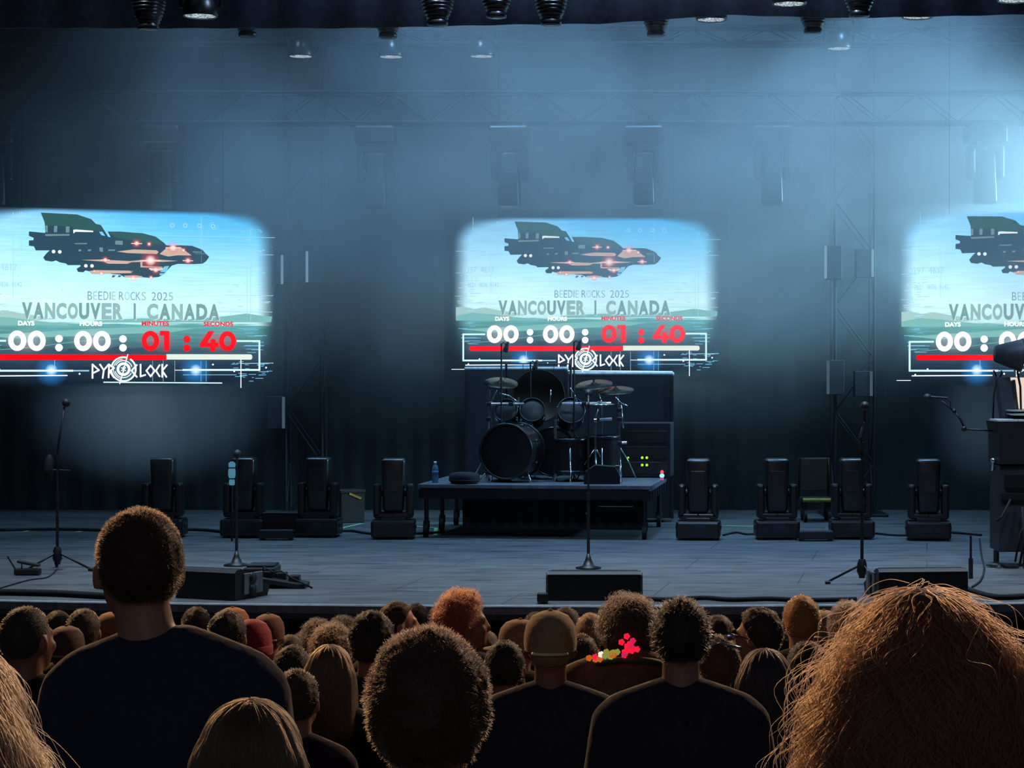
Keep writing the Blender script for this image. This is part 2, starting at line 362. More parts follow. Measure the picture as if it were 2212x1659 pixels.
class Draw(MB):
    """flat shapes on the screen face, in photo pixels of the middle screen; d = layer"""
    def poly(s, pts, mi=0, d=1):
        P = [U(x, y) for x, y in pts]
        tri = tessellate_polygon([[Vector((x, z, 0)) for x, z in P]])
        return s.add([(x, -0.02-0.0015*d, z) for x, z in P], [tuple(t) for t in tri], mi)
    def rect(s, x0, y0, x1, y1, mi=0, d=1): return s.poly([(x0, y0), (x1, y0), (x1, y1), (x0, y1)], mi, d)
    def line(s, pts, w, mi=0, d=1):
        for (x0, y0), (x1, y1) in zip(pts[:-1], pts[1:]):
            L = math.hypot(x1-x0, y1-y0); nx, ny = -(y1-y0)/L*w/2, (x1-x0)/L*w/2; ex, ey = (x1-x0)/L*w*.35, (y1-y0)/L*w*.35
            s.poly([(x0+nx-ex, y0+ny-ey), (x1+nx+ex, y1+ny+ey), (x1-nx+ex, y1-ny+ey), (x0-nx-ex, y0-ny-ey)], mi, d)
        return s
    def ring(s, c, r0, r1, mi=0, d=1, n=40, a0=0, a1=2*PI, sx=1.0):
        k = len(s.v); m = n+1
        vs = []
        for i in range(m):
            a = a0+(a1-a0)*i/n
            for r in (r0, r1):
                rx, ry = (r if isinstance(r, tuple) else (r*sx, r))
                x, z = U(c[0]+rx*math.cos(a), c[1]+ry*math.sin(a)); vs.append((x, -0.02-0.0015*d, z))
        return s.add(vs, [(2*i, 2*i+1, 2*i+3, 2*i+2) for i in range(n)], mi)
    def disc(s, c, r, mi=0, d=1, n=28, ry=None):
        ry = ry or r; base = len(s.v); x, z = U(*c); vs = [(x, -0.02-0.0015*d, z)]
        for i in range(n):
            a = 2*PI*i/n; xx, zz = U(c[0]+r*math.cos(a), c[1]+ry*math.sin(a)); vs.append((xx, -0.02-0.0015*d, zz))
        s.add(vs, [(0, 1+i, 1+(i+1) % n) for i in range(n)], mi); s.fade[base] = 1.0
        return s
    def text(s, txt, x0, y0, x1, y1, mi=0, d=1, bold=0.0):
        """txt fitted into the pixel box"""
        cu = bpy.data.curves.new('t', 'FONT'); cu.body = txt; cu.size = 1; cu.offset = bold; cu.resolution_u = 3; cu.fill_mode = 'FRONT'
        o = bpy.data.objects.new('t', cu); COL.objects.link(o); dg = bpy.context.evaluated_depsgraph_get()
        me = bpy.data.meshes.new_from_object(o.evaluated_get(dg)); bpy.data.objects.remove(o); bpy.data.curves.remove(cu)
        P = [v.co.copy() for v in me.vertices]; fs = [tuple(p.vertices) for p in me.polygons]
        ax, bx = min(p.x for p in P), max(p.x for p in P); ay, by = min(p.y for p in P), max(p.y for p in P)
        vs = []
        for p in P:
            x, z = U(x0+(p.x-ax)/(bx-ax)*(x1-x0), y1-(p.y-ay)/(by-ay)*(y1-y0)); vs.append((x, -0.02-0.0015*d, z))
        bpy.data.meshes.remove(me)
        return s.add(vs, fs, mi)
def digit(D, ch, x, y0, y1, w, mi, d):
    cy_ = (y0+y1)/2; h = (y1-y0)/2
    if ch == '0': D.ring((x+w/2, cy_), (w*.21, h*.50), (w/2, h), mi, d, 36)
    elif ch == '1': D.poly([(x+w*.16, y0), (x+w*.72, y0), (x+w*.72, y1), (x+w*.40, y1), (x+w*.40, y0+h*.48), (x+w*.16, y0+h*.48)], mi, d)
    elif ch == '4':
        H = y1-y0
        D.poly([(x+w*.46, y0), (x+w*.80, y0), (x+w*.40, y0+H*.58), (x+w*.58, y0+H*.58), (x+w*.58, y0+H*.40), (x+w*.86, y0+H*.40), (x+w*.86, y0+H*.58), (x+w*1.02, y0+H*.58),
                (x+w*1.02, y0+H*.80), (x+w*.86, y0+H*.80), (x+w*.86, y1), (x+w*.56, y1), (x+w*.56, y0+H*.80), (x, y0+H*.80), (x, y0+H*.62)], mi, d)
def screen_meshes():
    out = {}
    GM = [glow('pixel_white', (255, 255, 255), 1.52), glow('pixel_red', (236, 4, 16), 1.34), glow('pixel_cream', (214, 226, 214), 1.22), glow('pixel_red_label', (226, 40, 58), 1.22)]
    # --- big clock digits, labels
    D = Draw()
    for x in (1052, 1087.5): digit(D, '0', x, 703, 741.5, 33, 0, 6)
    for x in (1173, 1208): digit(D, '0', x, 703, 741.5, 33, 0, 6)
    for x in (1145, 1264):
        D.disc((x, 718), 7, 0, 6); D.disc((x, 735), 7, 0, 6)
    digit(D, '0', 1299, 702, 741, 33, 1, 6); digit(D, '1', 1328, 702, 741, 33, 1, 6)
    D.disc((1385, 718), 7, 1, 6); D.disc((1385, 735), 7, 1, 6)
    digit(D, '4', 1410, 702, 741, 35, 1, 6); digit(D, '0', 1446.5, 702, 741, 33, 1, 6)
    D.text('DAYS', 1070, 684.5, 1100, 693.5, 0, 6, 0.035); D.text('HOURS', 1183.5, 684.5, 1225, 693.5, 0, 6, 0.035)
    D.text('MINUTES', 1299, 683.5, 1351, 692.5, 3, 6, 0.045); D.text('SECONDS', 1417, 683.5, 1474, 692.5, 3, 6, 0.045)
    out['countdown_lettering'] = (D.mesh('countdown_lettering'), GM)
    # --- halo of the digits
    D = Draw()
    hal = [glow_soft('digit_halo', (255, 240, 240), 1.0, 0.35, 1.5), glow_soft('red_halo', (255, 60, 60), 1.0, 0.35, 1.5)]
    for x in (1086, 1207): D.disc((x, 722), 48, 0, 3, 28, 30)
    D.disc((1330, 722), 42, 1, 3, 28, 28); D.disc((1446, 722), 48, 1, 3, 28, 28)
    out['digit_glow'] = (D.mesh('digit_glow'), hal)
    # --- progress bar
    D = Draw()
    def rbar(x0, x1, y0, y1, mi, d, left, right):
        h = (y1-y0)/2; r = 4; P = []
        if left: P += [(x0+r-r*math.sin(a), y0+r-r*math.cos(a)) for a in [PI/2*(1-i/4) for i in range(5)]]
        else: P += [(x0, y0)]
        if right: P += [(x1-r+r*math.sin(a), y0+r-r*math.cos(a)) for a in [PI/2*i/4 for i in range(5)]] + [(x1-r+r*math.cos(a), y1-r+r*math.sin(a)) for a in [PI/2*i/4 for i in range(5)]]
        else: P += [(x1, y0), (x1, y1)]
        if left: P += [(x0+r-r*math.sin(a), y1-r+r*math.cos(a)) for a in [PI/2*i/4 for i in range(5)]]
        else: P += [(x0, y1)]
        D.poly(P, mi, d)
    rbar(1014, 1346, 748, 758.5, 1, 5, True, False); rbar(1346, 1511, 747, 757.5, 2, 5, False, True)
    out['progress_bar'] = (D.mesh('progress_bar'), GM)
    # --- frame lines
    D = Draw(); ln = [glow('line_pale', (196, 236, 240), 1.28), glow('line_white', (240, 252, 255), 1.34), glow('line_faint', (150, 205, 222), 1.10)]
    D.line([(1047, 722.5), (1001, 722.5), (1001, 779), (1170, 779)], 3.6, 0, 4); D.line([(1170, 779), (1200, 779)], 2.6, 2, 4)
    D.line([(1482, 721), (1525, 721), (1525, 777.5), (1378, 777.5)], 3.6, 0, 4)
    D.line([(1489, 757), (1489, 812)], 1.6, 1, 4); D.line([(1489, 765), (1552, 764)], 1.4, 2, 4)
    D.line([(1006, 789), (1160, 788)], 2.0, 1, 4); D.line([(976, 798), (1003, 798)], 1.2, 1, 4); D.line([(1228, 801), (1452, 803)], 2.2, 0, 4)
    D.line([(1378, 787), (1480, 787)], 1.0, 2, 4); D.line([(1137, 757), (1137, 774)], 1.0, 2, 4)
    for x, y in ((1012, 787), (1036, 776), (1183, 785), (1435, 767), (1538, 773), (1476, 780)): D.disc((x, y), 1.8, 1, 4, 10)
    out['frame_line'] = (D.mesh('frame_line'), ln)
    # --- town and year lines
    D = Draw(); tm = [glow('letter_slate', (112, 148, 160), 1.16), glow('letter_ghost', (150, 190, 206), 1.22), glow('letter_green', (116, 158, 160), 1.16), glow('letter_edge', (206, 232, 230), 1.22), glow('letter_mid', (138, 178, 178), 1.22)]
    x = 1198
    for ch, wd, mi in (('B', 8.5, 0), ('E', 7, 1), ('E', 7.5, 0), ('D', 9, 0), ('I', 2.2, 4), ('E', 7, 1)):
        D.text(ch, x, 627.5, x+wd, 643.5, mi, 5, -0.006); x += wd+2.2
    x = 1256.5
    for ch, wd, mi in (('R', 9, 0), ('O', 9.5, 1), ('C', 8.5, 0), ('K', 9, 0), ('S', 8.5, 4)):
        D.text(ch, x, 627.5, x+wd, 643.5, mi, 5, -0.006); x += wd+1.6
    x = 1318
    for ch, wd, mi in (('2', 8.5, 0), ('0', 9, 0), ('2', 8.5, 0), ('5', 8.5, 4)):
        D.text(ch, x, 627.5, x+wd, 643.5, mi, 5, -0.004); x += wd+2.0
    for word, xa, xb in (('VANCOUVER', 1077, 1266), ('|', 1284, 1289), ('CANADA', 1309, 1450)):
        n = len(word); pitch = (xb-xa)/n
        for i, ch in enumerate(word):
            wd = pitch*0.90 if ch != '|' else 4
            mi = {'V': 2, 'A': 2, 'N': 4, 'C': 4, 'O': 4, 'U': 2, 'E': 4, 'R': 4, 'D': 2, '|': 2}[ch]
            D.text(ch, xa+i*pitch+1.2, 650.2, xa+i*pitch+wd+1.6, 681.8, 3, 4, 0.06)
            D.text(ch, xa+i*pitch, 649.5, xa+i*pitch+wd, 681, mi, 5, 0.05)
    out['title_lettering'] = (D.mesh('title_lettering'), tm)
    # --- hills and water behind the clock
    D = Draw(); hm = [glow('hill_pale', (158, 196, 194), 1.22), glow('hill_teal', (98, 160, 156), 1.16), glow('hill_far', (120, 180, 178), 1.22), glow('water_line', (130, 190, 190), 0.98), glow('shore_dark', (52, 76, 92), 1.16)]
    D.poly([(985, 664), (1000, 663), (1025, 668), (1048, 665), (1075, 670), (1100, 674), (1140, 681), (1100, 684), (985, 684)], 0, 1)
    D.poly([(1210, 683), (1300, 678), (1380, 680), (1450, 674), (1480, 670), (1500, 667), (1525, 671), (1550, 673), (1548, 684), (1210, 687)], 2, 1)
    D.poly([(985, 683), (1020, 676), (1060, 679), (1100, 684), (1160, 690), (1160, 693), (985, 693)], 2, 2)
    D.poly([(1000, 712), (1100, 706), (1220, 698), (1330, 694), (1400, 697), (1360, 704), (1200, 712), (1060, 718)], 2, 1)
    D.line([(1010, 742), (1090, 735), (1180, 723), (1270, 716)], 1.0, 3, 2)
    D.poly([(1150, 746), (1165, 736), (1180, 739), (1195, 731), (1215, 738), (1240, 736), (1262, 730), (1280, 738), (1300, 735), (1330, 741), (1330, 748), (1150, 748)], 4, 1)
    out['landscape_picture'] = (D.mesh('landscape_picture'), hm)
    # --- flying ship
    def Q(*pts): return [(1060+x/5.53, 460+y/5.53) for x, y in pts]
    D = Draw(); sm = [glow('ship_dark', (44, 74, 92), 1.10), glow('ship_green', (50, 92, 92), 1.10), glow('ship_tan', (206, 176, 160), 1.16), glow('ship_grey', (112, 140, 142), 1.16), glow('ship_white', (232, 244, 244), 1.22), glow('ship_sky', (120, 200, 236), 1.16), glow('ship_brown', (96, 84, 92), 1.10)]
    D.poly(Q((285, 105), (430, 112), (600, 120), (655, 116), (715, 163), (800, 163), (850, 213), (900, 222), (935, 280), (975, 345), (1000, 350), (970, 290), (1100, 288), (1225, 296), (1330, 300), (1395, 335), (1470, 335), (1555, 398),
              (1580, 425), (1700, 422), (1850, 425), (1960, 465), (2000, 510), (2035, 540), (2000, 590), (1965, 615), (1870, 622), (1700, 622), (1640, 640), (1545, 740), (1500, 765), (1400, 775), (1330, 770), (1140, 770), (1100, 745), (1020, 740),
              (1000, 735), (810, 740), (780, 715), (740, 705), (720, 725), (665, 722), (650, 690), (690, 662), (690, 650), (560, 652), (540, 635), (480, 625), (440, 605), (400, 618), (330, 608), (310, 575), (340, 535), (375, 500),
              (235, 503), (215, 460), (165, 455), (165, 400), (212, 395), (212, 370), (165, 352), (165, 305), (330, 318), (325, 210)), 0, 2)
    D.poly(Q((285, 105), (655, 116), (800, 163), (850, 213), (900, 222), (930, 275), (880, 285), (620, 275), (590, 240), (330, 240), (325, 210)), 1, 3)
    D.poly(Q((975, 290), (1330, 300), (1470, 335), (1555, 398), (1500, 420), (1200, 380), (1040, 350)), 1, 3)
    D.poly(Q((330, 240), (355, 240), (355, 310), (330, 310)), 3, 4); D.poly(Q((420, 242), (455, 242), (450, 308), (418, 308)), 3, 4); D.poly(Q((540, 245), (580, 245), (575, 310), (540, 310)), 3, 4)
    D.poly(Q((615, 280), (640, 275), (820, 285), (822, 300), (640, 300), (618, 318)), 4, 4); D.poly(Q((880, 295), (915, 292), (945, 338), (905, 330)), 5, 4)
    D.poly(Q((330, 330), (580, 325), (575, 342), (330, 350)), 3, 4); D.poly(Q((620, 420), (765, 415), (750, 428), (640, 430)), 3, 4)
    for q in (((670, 485), (700, 485), (695, 505), (668, 505)), ((765, 485), (800, 480), (795, 500), (765, 503)), ((885, 460), (920, 460), (920, 508), (885, 500)), ((975, 480), (1050, 478), (1045, 492), (975, 496)), ((1050, 385), (1125, 385), (1125, 430), (1045, 425))): D.poly(Q(*q), 3, 4)
    D.poly(Q((1065, 500), (1240, 475), (1480, 480), (1500, 500), (1480, 520), (1180, 515)), 2, 4); D.poly(Q((1510, 520), (1580, 455), (1730, 440), (1780, 480), (1850, 530), (1700, 530), (1600, 545)), 2, 4)
    D.poly(Q((700, 595), (900, 588), (1200, 600), (1420, 575), (1700, 590), (1560, 602), (1220, 610), (1170, 630), (970, 630), (930, 610)), 2, 4)
    D.poly(Q((780, 712), (850, 700), (1240, 702), (1210, 728), (810, 738)), 2, 4); D.poly(Q((1140, 755), (1260, 750), (1330, 760), (1330, 775), (1150, 775)), 2, 4)
    D.poly(Q((1310, 600), (1330, 600), (1330, 650), (1540, 655), (1540, 668), (1310, 664)), 2, 4); D.poly(Q((1400, 672), (1545, 672), (1545, 684), (1400, 684)), 4, 4)
    D.poly(Q((1560, 650), (1610, 645), (1580, 712), (1515, 712)), 5, 4); D.poly(Q((1510, 725), (1575, 722), (1545, 745), (1510, 745)), 5, 4)
    for x, y in ((415, 512), (478, 514), (745, 657), (808, 657)): D.disc((1060+x/5.53, 460+y/5.53), 3.4, 4, 4, 14)
    D.poly(Q((1860, 485), (1950, 487), (1950, 497), (1860, 496)), 3, 4); D.poly(Q((1020, 752), (1055, 752), (1035, 775), (1010, 775)), 6, 4); D.poly(Q((1080, 752), (1115, 752), (1098, 772), (1075, 772)), 6, 4)
    D.poly(Q((1200, 640), (1300, 640), (1300, 690), (1250, 740), (1180, 690)), 0, 4)
    out['spaceship_picture'] = (D.mesh('spaceship_picture'), sm)
    # --- red lights of the ship and blue flares of the frame
    D = Draw(); fl = [glow_soft('flare_red', (255, 64, 60), 1.15, 0.9, 1.6), glow_soft('flare_core', (255, 245, 240), 1.4, 1.0, 1.2), glow_soft('flare_blue', (40, 150, 235), 1.2, 0.85, 1.4), glow_soft('flare_bluecore', (215, 245, 255), 1.3, 1.0, 1.0), glow('flare_streak', (255, 214, 206), 1.34)]
    for x, y, r in ((1270, 410, 60), (1400, 415, 40), (1650, 450, 85), (1760, 475, 40), (1415, 590, 120), (945, 590, 48), (1808, 585, 60), (1235, 780, 55), (830, 712, 26), (1420, 770, 34), (1470, 690, 60), (905, 735, 40)):
        c = (1060+x/5.53, 460+y/5.53); D.disc(c, r/5.53, 0, 6); D.disc(c, r*.52/5.53, 1, 7)
        if r > 45: D.line([(c[0]-r*.9/5.53, c[1]+.3), (c[0]+r*.9/5.53, c[1]+.3)], 1.3, 4, 7)
    for c in ((1131, 778), (1402, 778)):
        D.disc(c, 34, 2, 3); D.disc(c, 12, 3, 5); D.line([(c[0]-40, c[1]), (c[0]+40, c[1])], 1.4, 4, 5)
    out['picture_flare'] = (D.mesh('picture_flare'), fl)
    # --- faint display marks around the ship
    D = Draw(); hu = [glow_soft('mark_faint', (215, 242, 252), 1.0, 0.0), glow('mark_pale', (160, 216, 240), 1.20), glow('mark_cyan', (120, 198, 236), 1.16)]
    for x in (1357, 1382, 1409, 1435): D.ring((x, 498), 2.6, 4.4, 1, 2, 18)
    D.ring((1435, 498), 6.5, 7.4, 1, 2, 14, 0.3, 1.7); D.ring((1435, 498), 6.5, 7.4, 1, 2, 14, 3.4, 4.9)
    D.text('6348  2896  2276', 1455, 502, 1530, 510, 2, 2, 0.01); D.text('7821  3836  9142', 1010, 611, 1077, 620, 1, 2, 0.01); D.text('0397  4617', 1000, 577, 1068, 590, 1, 2, 0.0)
    for x, a, b in ((1073, 478, 548), (1077, 478, 552), (1413, 482, 570), (1508, 500, 690), (1501, 575, 670), (1061, 480, 640), (1022, 470, 500)): D.line([(x, a), (x, b)], 0.9, 1, 2)
    for y, a, b in ((518, 1325, 1555), (552, 1400, 1552), (543, 985, 1060), (632, 1455, 1552), (664, 1450, 1550), (565, 1440, 1500), (590, 985, 1020), (640, 984, 1030), (655, 990, 1040)): D.line([(a, y), (b, y)], 0.9, 1, 2)
    for i in range(8):
        for j in range(5): D.rect(1090+i*4, 492+j*5, 1091.2+i*4, 493.2+j*5, 1, 2)
    rr = random.Random(3)
    for i in range(60):
        a, b = rr.uniform(985, 1550), rr.uniform(478, 670)
        if not (1085 < a < 1432 and 475 < b < 605): D.disc((a, b), rr.uniform(0.5, 1.4), 1, 2, 8)
    for i in range(26):
        a, b = rr.uniform(1440, 1540), rr.uniform(520, 660); D.rect(a, b, a+rr.uniform(3, 12), b+1.4, 1, 2)
    for i in range(22):
        a, b = rr.uniform(988, 1040), rr.uniform(600, 680); D.rect(a, b, a+rr.uniform(4, 20), b+1.3, 1, 2)
    for i in range(30):
        a, b = rr.uniform(1470, 1540), rr.uniform(760, 800); D.rect(a, b, a+rr.uniform(3, 16), b+1.0, 2, 2)
    for i in range(12):
        a = rr.uniform(990, 1020); b = rr.uniform(692, 745); D.rect(a, b, a+rr.uniform(6, 40), b+0.9, 2, 2)
        D.rect(1540-(a-990)-rr.uniform(10, 40), b, 1540-(a-990), b+0.9, 2, 2)
    for x in (1320, 1340, 1362, 1412, 1422): D.line([(x, 760), (x, 800)], 0.8, 2, 2)
    out['display_marking'] = (D.mesh('display_marking'), hu)
    # --- clock maker's mark
    D = Draw(); lg = [glow('logo_white', (250, 253, 255), 1.46), glow('logo_teal', (60, 104, 120), 1.10)]
    W = 3.0
    D.line([(1207, 793), (1207, 767), (1219, 778), (1207, 784)], W, 0, 7)
    D.line([(1221, 767), (1228, 778), (1237, 767)], W, 0, 7); D.line([(1228, 778), (1226, 793)], W, 0, 7)
    D.line([(1237, 792), (1238, 767), (1247, 774), (1239, 780), (1247, 792)], W, 0, 7)
    D.line([(1290, 768), (1280, 779), (1290, 791)], W, 0, 7); D.line([(1297, 767), (1297, 790), (1306, 787)], W, 0, 7)
    D.line([(1316, 769), (1308, 779), (1316, 790), (1324, 779), (1316, 769)], W, 0, 7)
    D.line([(1333, 768), (1326, 779), (1333, 790)], W, 0, 7); D.line([(1338, 767), (1338, 791)], W, 0, 7); D.line([(1347, 768), (1338, 779), (1346, 791)], W, 0, 7)
    c = (1265, 776)
    D.disc(c, 22, 1, 5, 40)
    D.ring(c, 8.2, 13, 0, 7); D.ring(c, 15.5, 17, 0, 7, 30, 0.5, 2.9); D.ring(c, 15.5, 17, 0, 7, 30, 3.6, 6.0); D.ring(c, 21.5, 24.5, 0, 7, 40, -1.0, 3.0); D.ring(c, 21.5, 24.5, 0, 7, 30, 3.3, 5.0); D.ring(c, 18.5, 19.6, 0, 7, 30, 1.8, 4.6)
    D.line([(1273, 748), (1258, 804)], 1.8, 0, 8); D.line([(1265, 771), (1265, 781)], 1.8, 0, 8); D.line([(1261, 773), (1269, 779)], 1.6, 0, 8); D.line([(1261, 779), (1269, 773)], 1.6, 0, 8)
    out['clock_logo'] = (D.mesh('clock_logo'), lg)
    return out
SM = screen_meshes(); PANEL_M = panel_material()
def screen(loc, rz, label):
    t = thing('video_screen', label, 'screen', loc, rz, 'countdown video screens')
    if 'cab' not in SM:
        m = MB()
        for s in (-1, 1): m.tube((s*1.2, 0.01, 0.95), (s*1.2, 0.01, 10.5-loc[2]), 0.0015, n=6)
        c0 = m.mesh('suspension_cable'); SM['cab'] = (c0, [BLACK])
        m = MB(); m.add([(-1.95, -0.012, -1.18), (1.95, -0.012, -1.18), (1.95, -0.012, 1.18), (-1.95, -0.012, 1.18)], [(0, 1, 2, 3)]); SM['pan'] = (m.mesh('picture'), [PANEL_M])
    put('suspension_cable', SM['cab'][0], SM['cab'][1], t); p = put('picture', SM['pan'][0], SM['pan'][1], t)
    for k, (me, ms) in SM.items():
        if k not in ('cab', 'pan'): put(k, me, ms, p)
    return t
screen((0, 28.0, 4.31), 0, 'lit countdown screen in the middle behind the drum kit')
screen((-5.65, 24.9, 4.17), math.radians(17), 'lit countdown screen angled inwards beyond the navy shirt man')
screen((5.65, 24.9, 4.17), math.radians(-17), 'lit countdown screen half hidden by the keyboard rig lamp')
# ------------------------------------------------------------------ moving head lights
LENS = glow('lens_dim', (150, 168, 182), 0.5)
LENS_DARK = mat('lens_glass', (40, 46, 54), 0.12)
def capsule_arm(m, x, z0, z1, w, d):
    m.box((x, 0, (z0+z1)/2), (w, d, z1-z0), bev=min(w, d)*0.3)
def moving_head(name, label, group):
    """floor fixture: base, yoke arms, head pointing up; 0.98 m tall"""
    t = thing(name, label, 'stage light', group=group)
    m = MB(); m.box((0, 0, 0.125), (0.53, 0.40, 0.21), bev=0.03); m.box((0, 0, 0.245), (0.30, 0.26, 0.05), bev=0.012)
    for sx in (-1, 1):
        for sy in (-1, 1): m.tube((sx*0.2, sy*0.14, 0.0), (sx*0.2, sy*0.14, 0.03), 0.03, n=10)
    b = m.build('base', PLASTIC, t)
    m = MB(); m.box((0.02, -0.203, 0.14), (0.16, 0.012, 0.09), bev=0.004); m.build('display', LENS_DARK, b)
    for s in (-1, 1):
        m = MB(); m.box((s*0.265, 0, 0.145), (0.02, 0.14, 0.05), bev=0.008); m.build('handle', RUB, b)
    for s in (-1, 1):
        m = MB(); m.box((s*0.198, 0, 0.46), (0.088, 0.24, 0.41), bev=0.028); m.box((s*0.11, 0, 0.285), (0.24, 0.24, 0.07), bev=0.02); m.build('yoke_arm', PLASTIC, t)
    bm = bmesh.new(); bmesh.ops.create_cube(bm, size=1); bmesh.ops.scale(bm, vec=(0.305, 0.28, 0.655), verts=bm.verts)
    for v in bm.verts:
        if v.co.z < 0: v.co.x *= .80; v.co.y *= .80
        else: v.co.x *= .96
    bmesh.ops.bevel(bm, geom=bm.edges[:], offset=0.045, segments=4, profile=0.5, affect='EDGES'); bmesh.ops.translate(bm, vec=(0, 0, 0.648), verts=bm.verts)
    m = MB(); m.bm(bm, 0, True); m.box((0, -.139, .70), (.17, .012, .26), bev=.005); m.box((0, .139, .70), (.17, .012, .26), bev=.005); m.box((0, 0, .952), (.27, .25, .014), bev=.006)
    h = m.build('head', PLASTIC, t)
    m = MB()
    for s in (-1, 1): m.tube((s*0.12, 0, 0.56), (s*0.165, 0, 0.56), 0.05, n=14)
    m.build('pivot', BLACK, h)
    m = MB(); m.lathe([(0.0, 0.968), (0.08, 0.975), (0.118, 0.968)], 24); m.build('lens', LENS_DARK, h)
    return t
G = 'moving head lights on the deck'
mh = moving_head('moving_head_light', '', G)
SPOTS = [(346, 1163, 'moving head light on deck, outermost beyond the navy shirt man'), (522, 1163, 'moving head light on deck with blue lit bottle beside its head'),
         (684, 1162, 'moving head light on deck between low black case and yellow crate'), (847, 1166, 'moving head light on deck nearest the water bottle end of the riser'),
         (1511, 1168, 'moving head light on deck nearest the glowing toy end of the riser'), (1681, 1167, 'moving head light on deck just before the yellow handcart'),
         (1844, 1166, 'moving head light on deck behind the gooseneck microphone stand'), (2011, 1169, 'moving head light on deck nearest the keyboard rig')]
for i, (px, py, lb) in enumerate(SPOTS):
    Y = 2.04*F/(py-HY); x = (px-HX)*Y/F
    if i == 0: mh.location = (x, Y+0.2, FLOOR); mh['label'] = lb
    else: copy_tree(mh, (x, Y+0.2, FLOOR), (0, 0, random.uniform(-.12, .12)), lb)
# the same fixture hung upside down over the screens
BY = 27.4; TRZ = CZ+(HY-234)*BY/F
def hang(t, px, py_tip, Y, lb, grp, L):
    zt = CZ+(HY-py_tip)*Y/F; zb = TRZ-0.223; o = copy_tree(t, ((px-HX)*Y/F, Y, zb), (PI, 0, random.uniform(-.1, .1)), lb, grp); o.scale = (1, 1, (zb-zt)/L); return o
GB = 'moving head lights hung over the screens'
for px, py, lb in ((-6, 450, 'hung moving head light at the far end of the back truss beyond the angled screen'), (354, 456, 'hung moving head light above the spaceship of the screen behind the navy shirt man'),
                   (812, 452, 'hung moving head light alone between the tall truss tower and middle screen'), (1101, 448, 'hung moving head light above the tail of the middle spaceship'),
                   (1392, 446, 'hung moving head light above the nose of the middle spaceship'), (1668, 444, 'hung moving head light alone between middle screen and tower with gooseneck microphone in front'),
                   (2128, 443, 'hung moving head light above the fogged screen by the keyboard rig')):
    hang(mh, px, py, BY, lb, GB, 0.98)
def spot_head(name, label, group):
    """tapered profile spot with finned sides, pointing along +z of its own frame"""
    t = thing(name, label, 'stage light', group=group)
    m = MB(); m.box((0, 0, 0.09), (0.42, 0.34, 0.18), bev=0.03); m.build('base', PLASTIC, t)
    for s in (-1, 1):
        m = MB(); capsule_arm(m, s*0.20, 0.17, 0.52, 0.06, 0.15); m.box((s*0.1, 0, 0.2), (0.2, 0.15, 0.04), bev=0.01); m.build('yoke_arm', PLASTIC, t)
    m = MB(); prof = [(0.0, 0.25), (0.11, 0.25), (0.150, 0.30), (0.165, 0.38), (0.168, 0.50)]
    for k in range(8):
        z = 0.515+k*0.034; r = 0.165-0.0016*k*k/1.3; prof += [(r+0.004, z), (r+0.004, z+0.018), (r-0.010, z+0.02), (r-0.010, z+0.032)]
    prof += [(0.105, 0.80), (0.102, 0.835), (0.09, 0.84)]
    m.lathe(prof, 28); h = m.build('head', PLASTIC, t)
    m = MB(); m.lathe([(0.0, 0.846), (0.05, 0.844), (0.088, 0.836)], 20); m.build('lens', LENS_DARK, h)
    return t
GF = 'profile spots hung along the roof edge'
sp0 = spot_head('profile_spot', 'hung profile spot by the lit wash lamp in the dark roof corner', GF)
sp0.location = T(321, 66, 20.0)+Vector((0, 0, 0.845)); sp0.rotation_euler = (PI, 0, 0)
for px, py, Y, lb in ((945, 57, 20.0, 'hung profile spot first of the roof edge trio, farthest from the garland wearer'), (1072, 40, 20.3, 'hung profile spot in the middle of the roof edge trio'),
                      (1190, 56, 20.0, 'hung profile spot last of the roof edge trio, over the middle screen'), (1856, 38, 20.2, 'hung profile spot between two lit wash lamps at the roof edge')):
    copy_tree(sp0, T(px, py, Y)+Vector((0, 0, 0.845)), (PI, 0, 0), lb)
GH = 'profile spots peeking below the border cloth'
for px, py, lb in ((535, 81, 'profile spot peeking below the border near the dark roof corner'), (838, 83, 'faint profile spot peeking below the border before the roof edge trio'),
                   (1417, 79, 'profile spot peeking below the border past the roof edge trio'), (1756, 73, 'profile spot peeking below the border over the gooseneck microphone')):
    copy_tree(sp0, T(px, py, 23.0)+Vector((0, 0, 0.845)), (PI, 0, 0), lb, GH)
def lens_mat():
    m = bpy.data.materials.new('led_lens'); m.use_nodes = True; nt = m.node_tree; N = nt.nodes; N.clear(); K = nt.links.new
    tc = N.new('ShaderNodeTexCoord'); v = N.new('ShaderNodeTexVoronoi'); v.inputs['Scale'].default_value = 34; K(tc.outputs['Object'], v.inputs['Vector'])
    r = N.new('ShaderNodeValToRGB'); r.color_ramp.elements[0].position = 0.1; r.color_ramp.elements[0].color = (0.75, 0.86, 0.92, 1); r.color_ramp.elements[1].position = 0.62; r.color_ramp.elements[1].color = (0.09, 0.13, 0.16, 1)
    K(v.outputs['Distance'], r.inputs[0]); e = N.new('ShaderNodeEmission'); K(r.outputs[0], e.inputs[0]); e.inputs[1].default_value = 1.35
    o = N.new('ShaderNodeOutputMaterial'); K(e.outputs[0], o.inputs[0]); m.cycles.emission_sampling = 'NONE'; return m
LED = lens_mat()
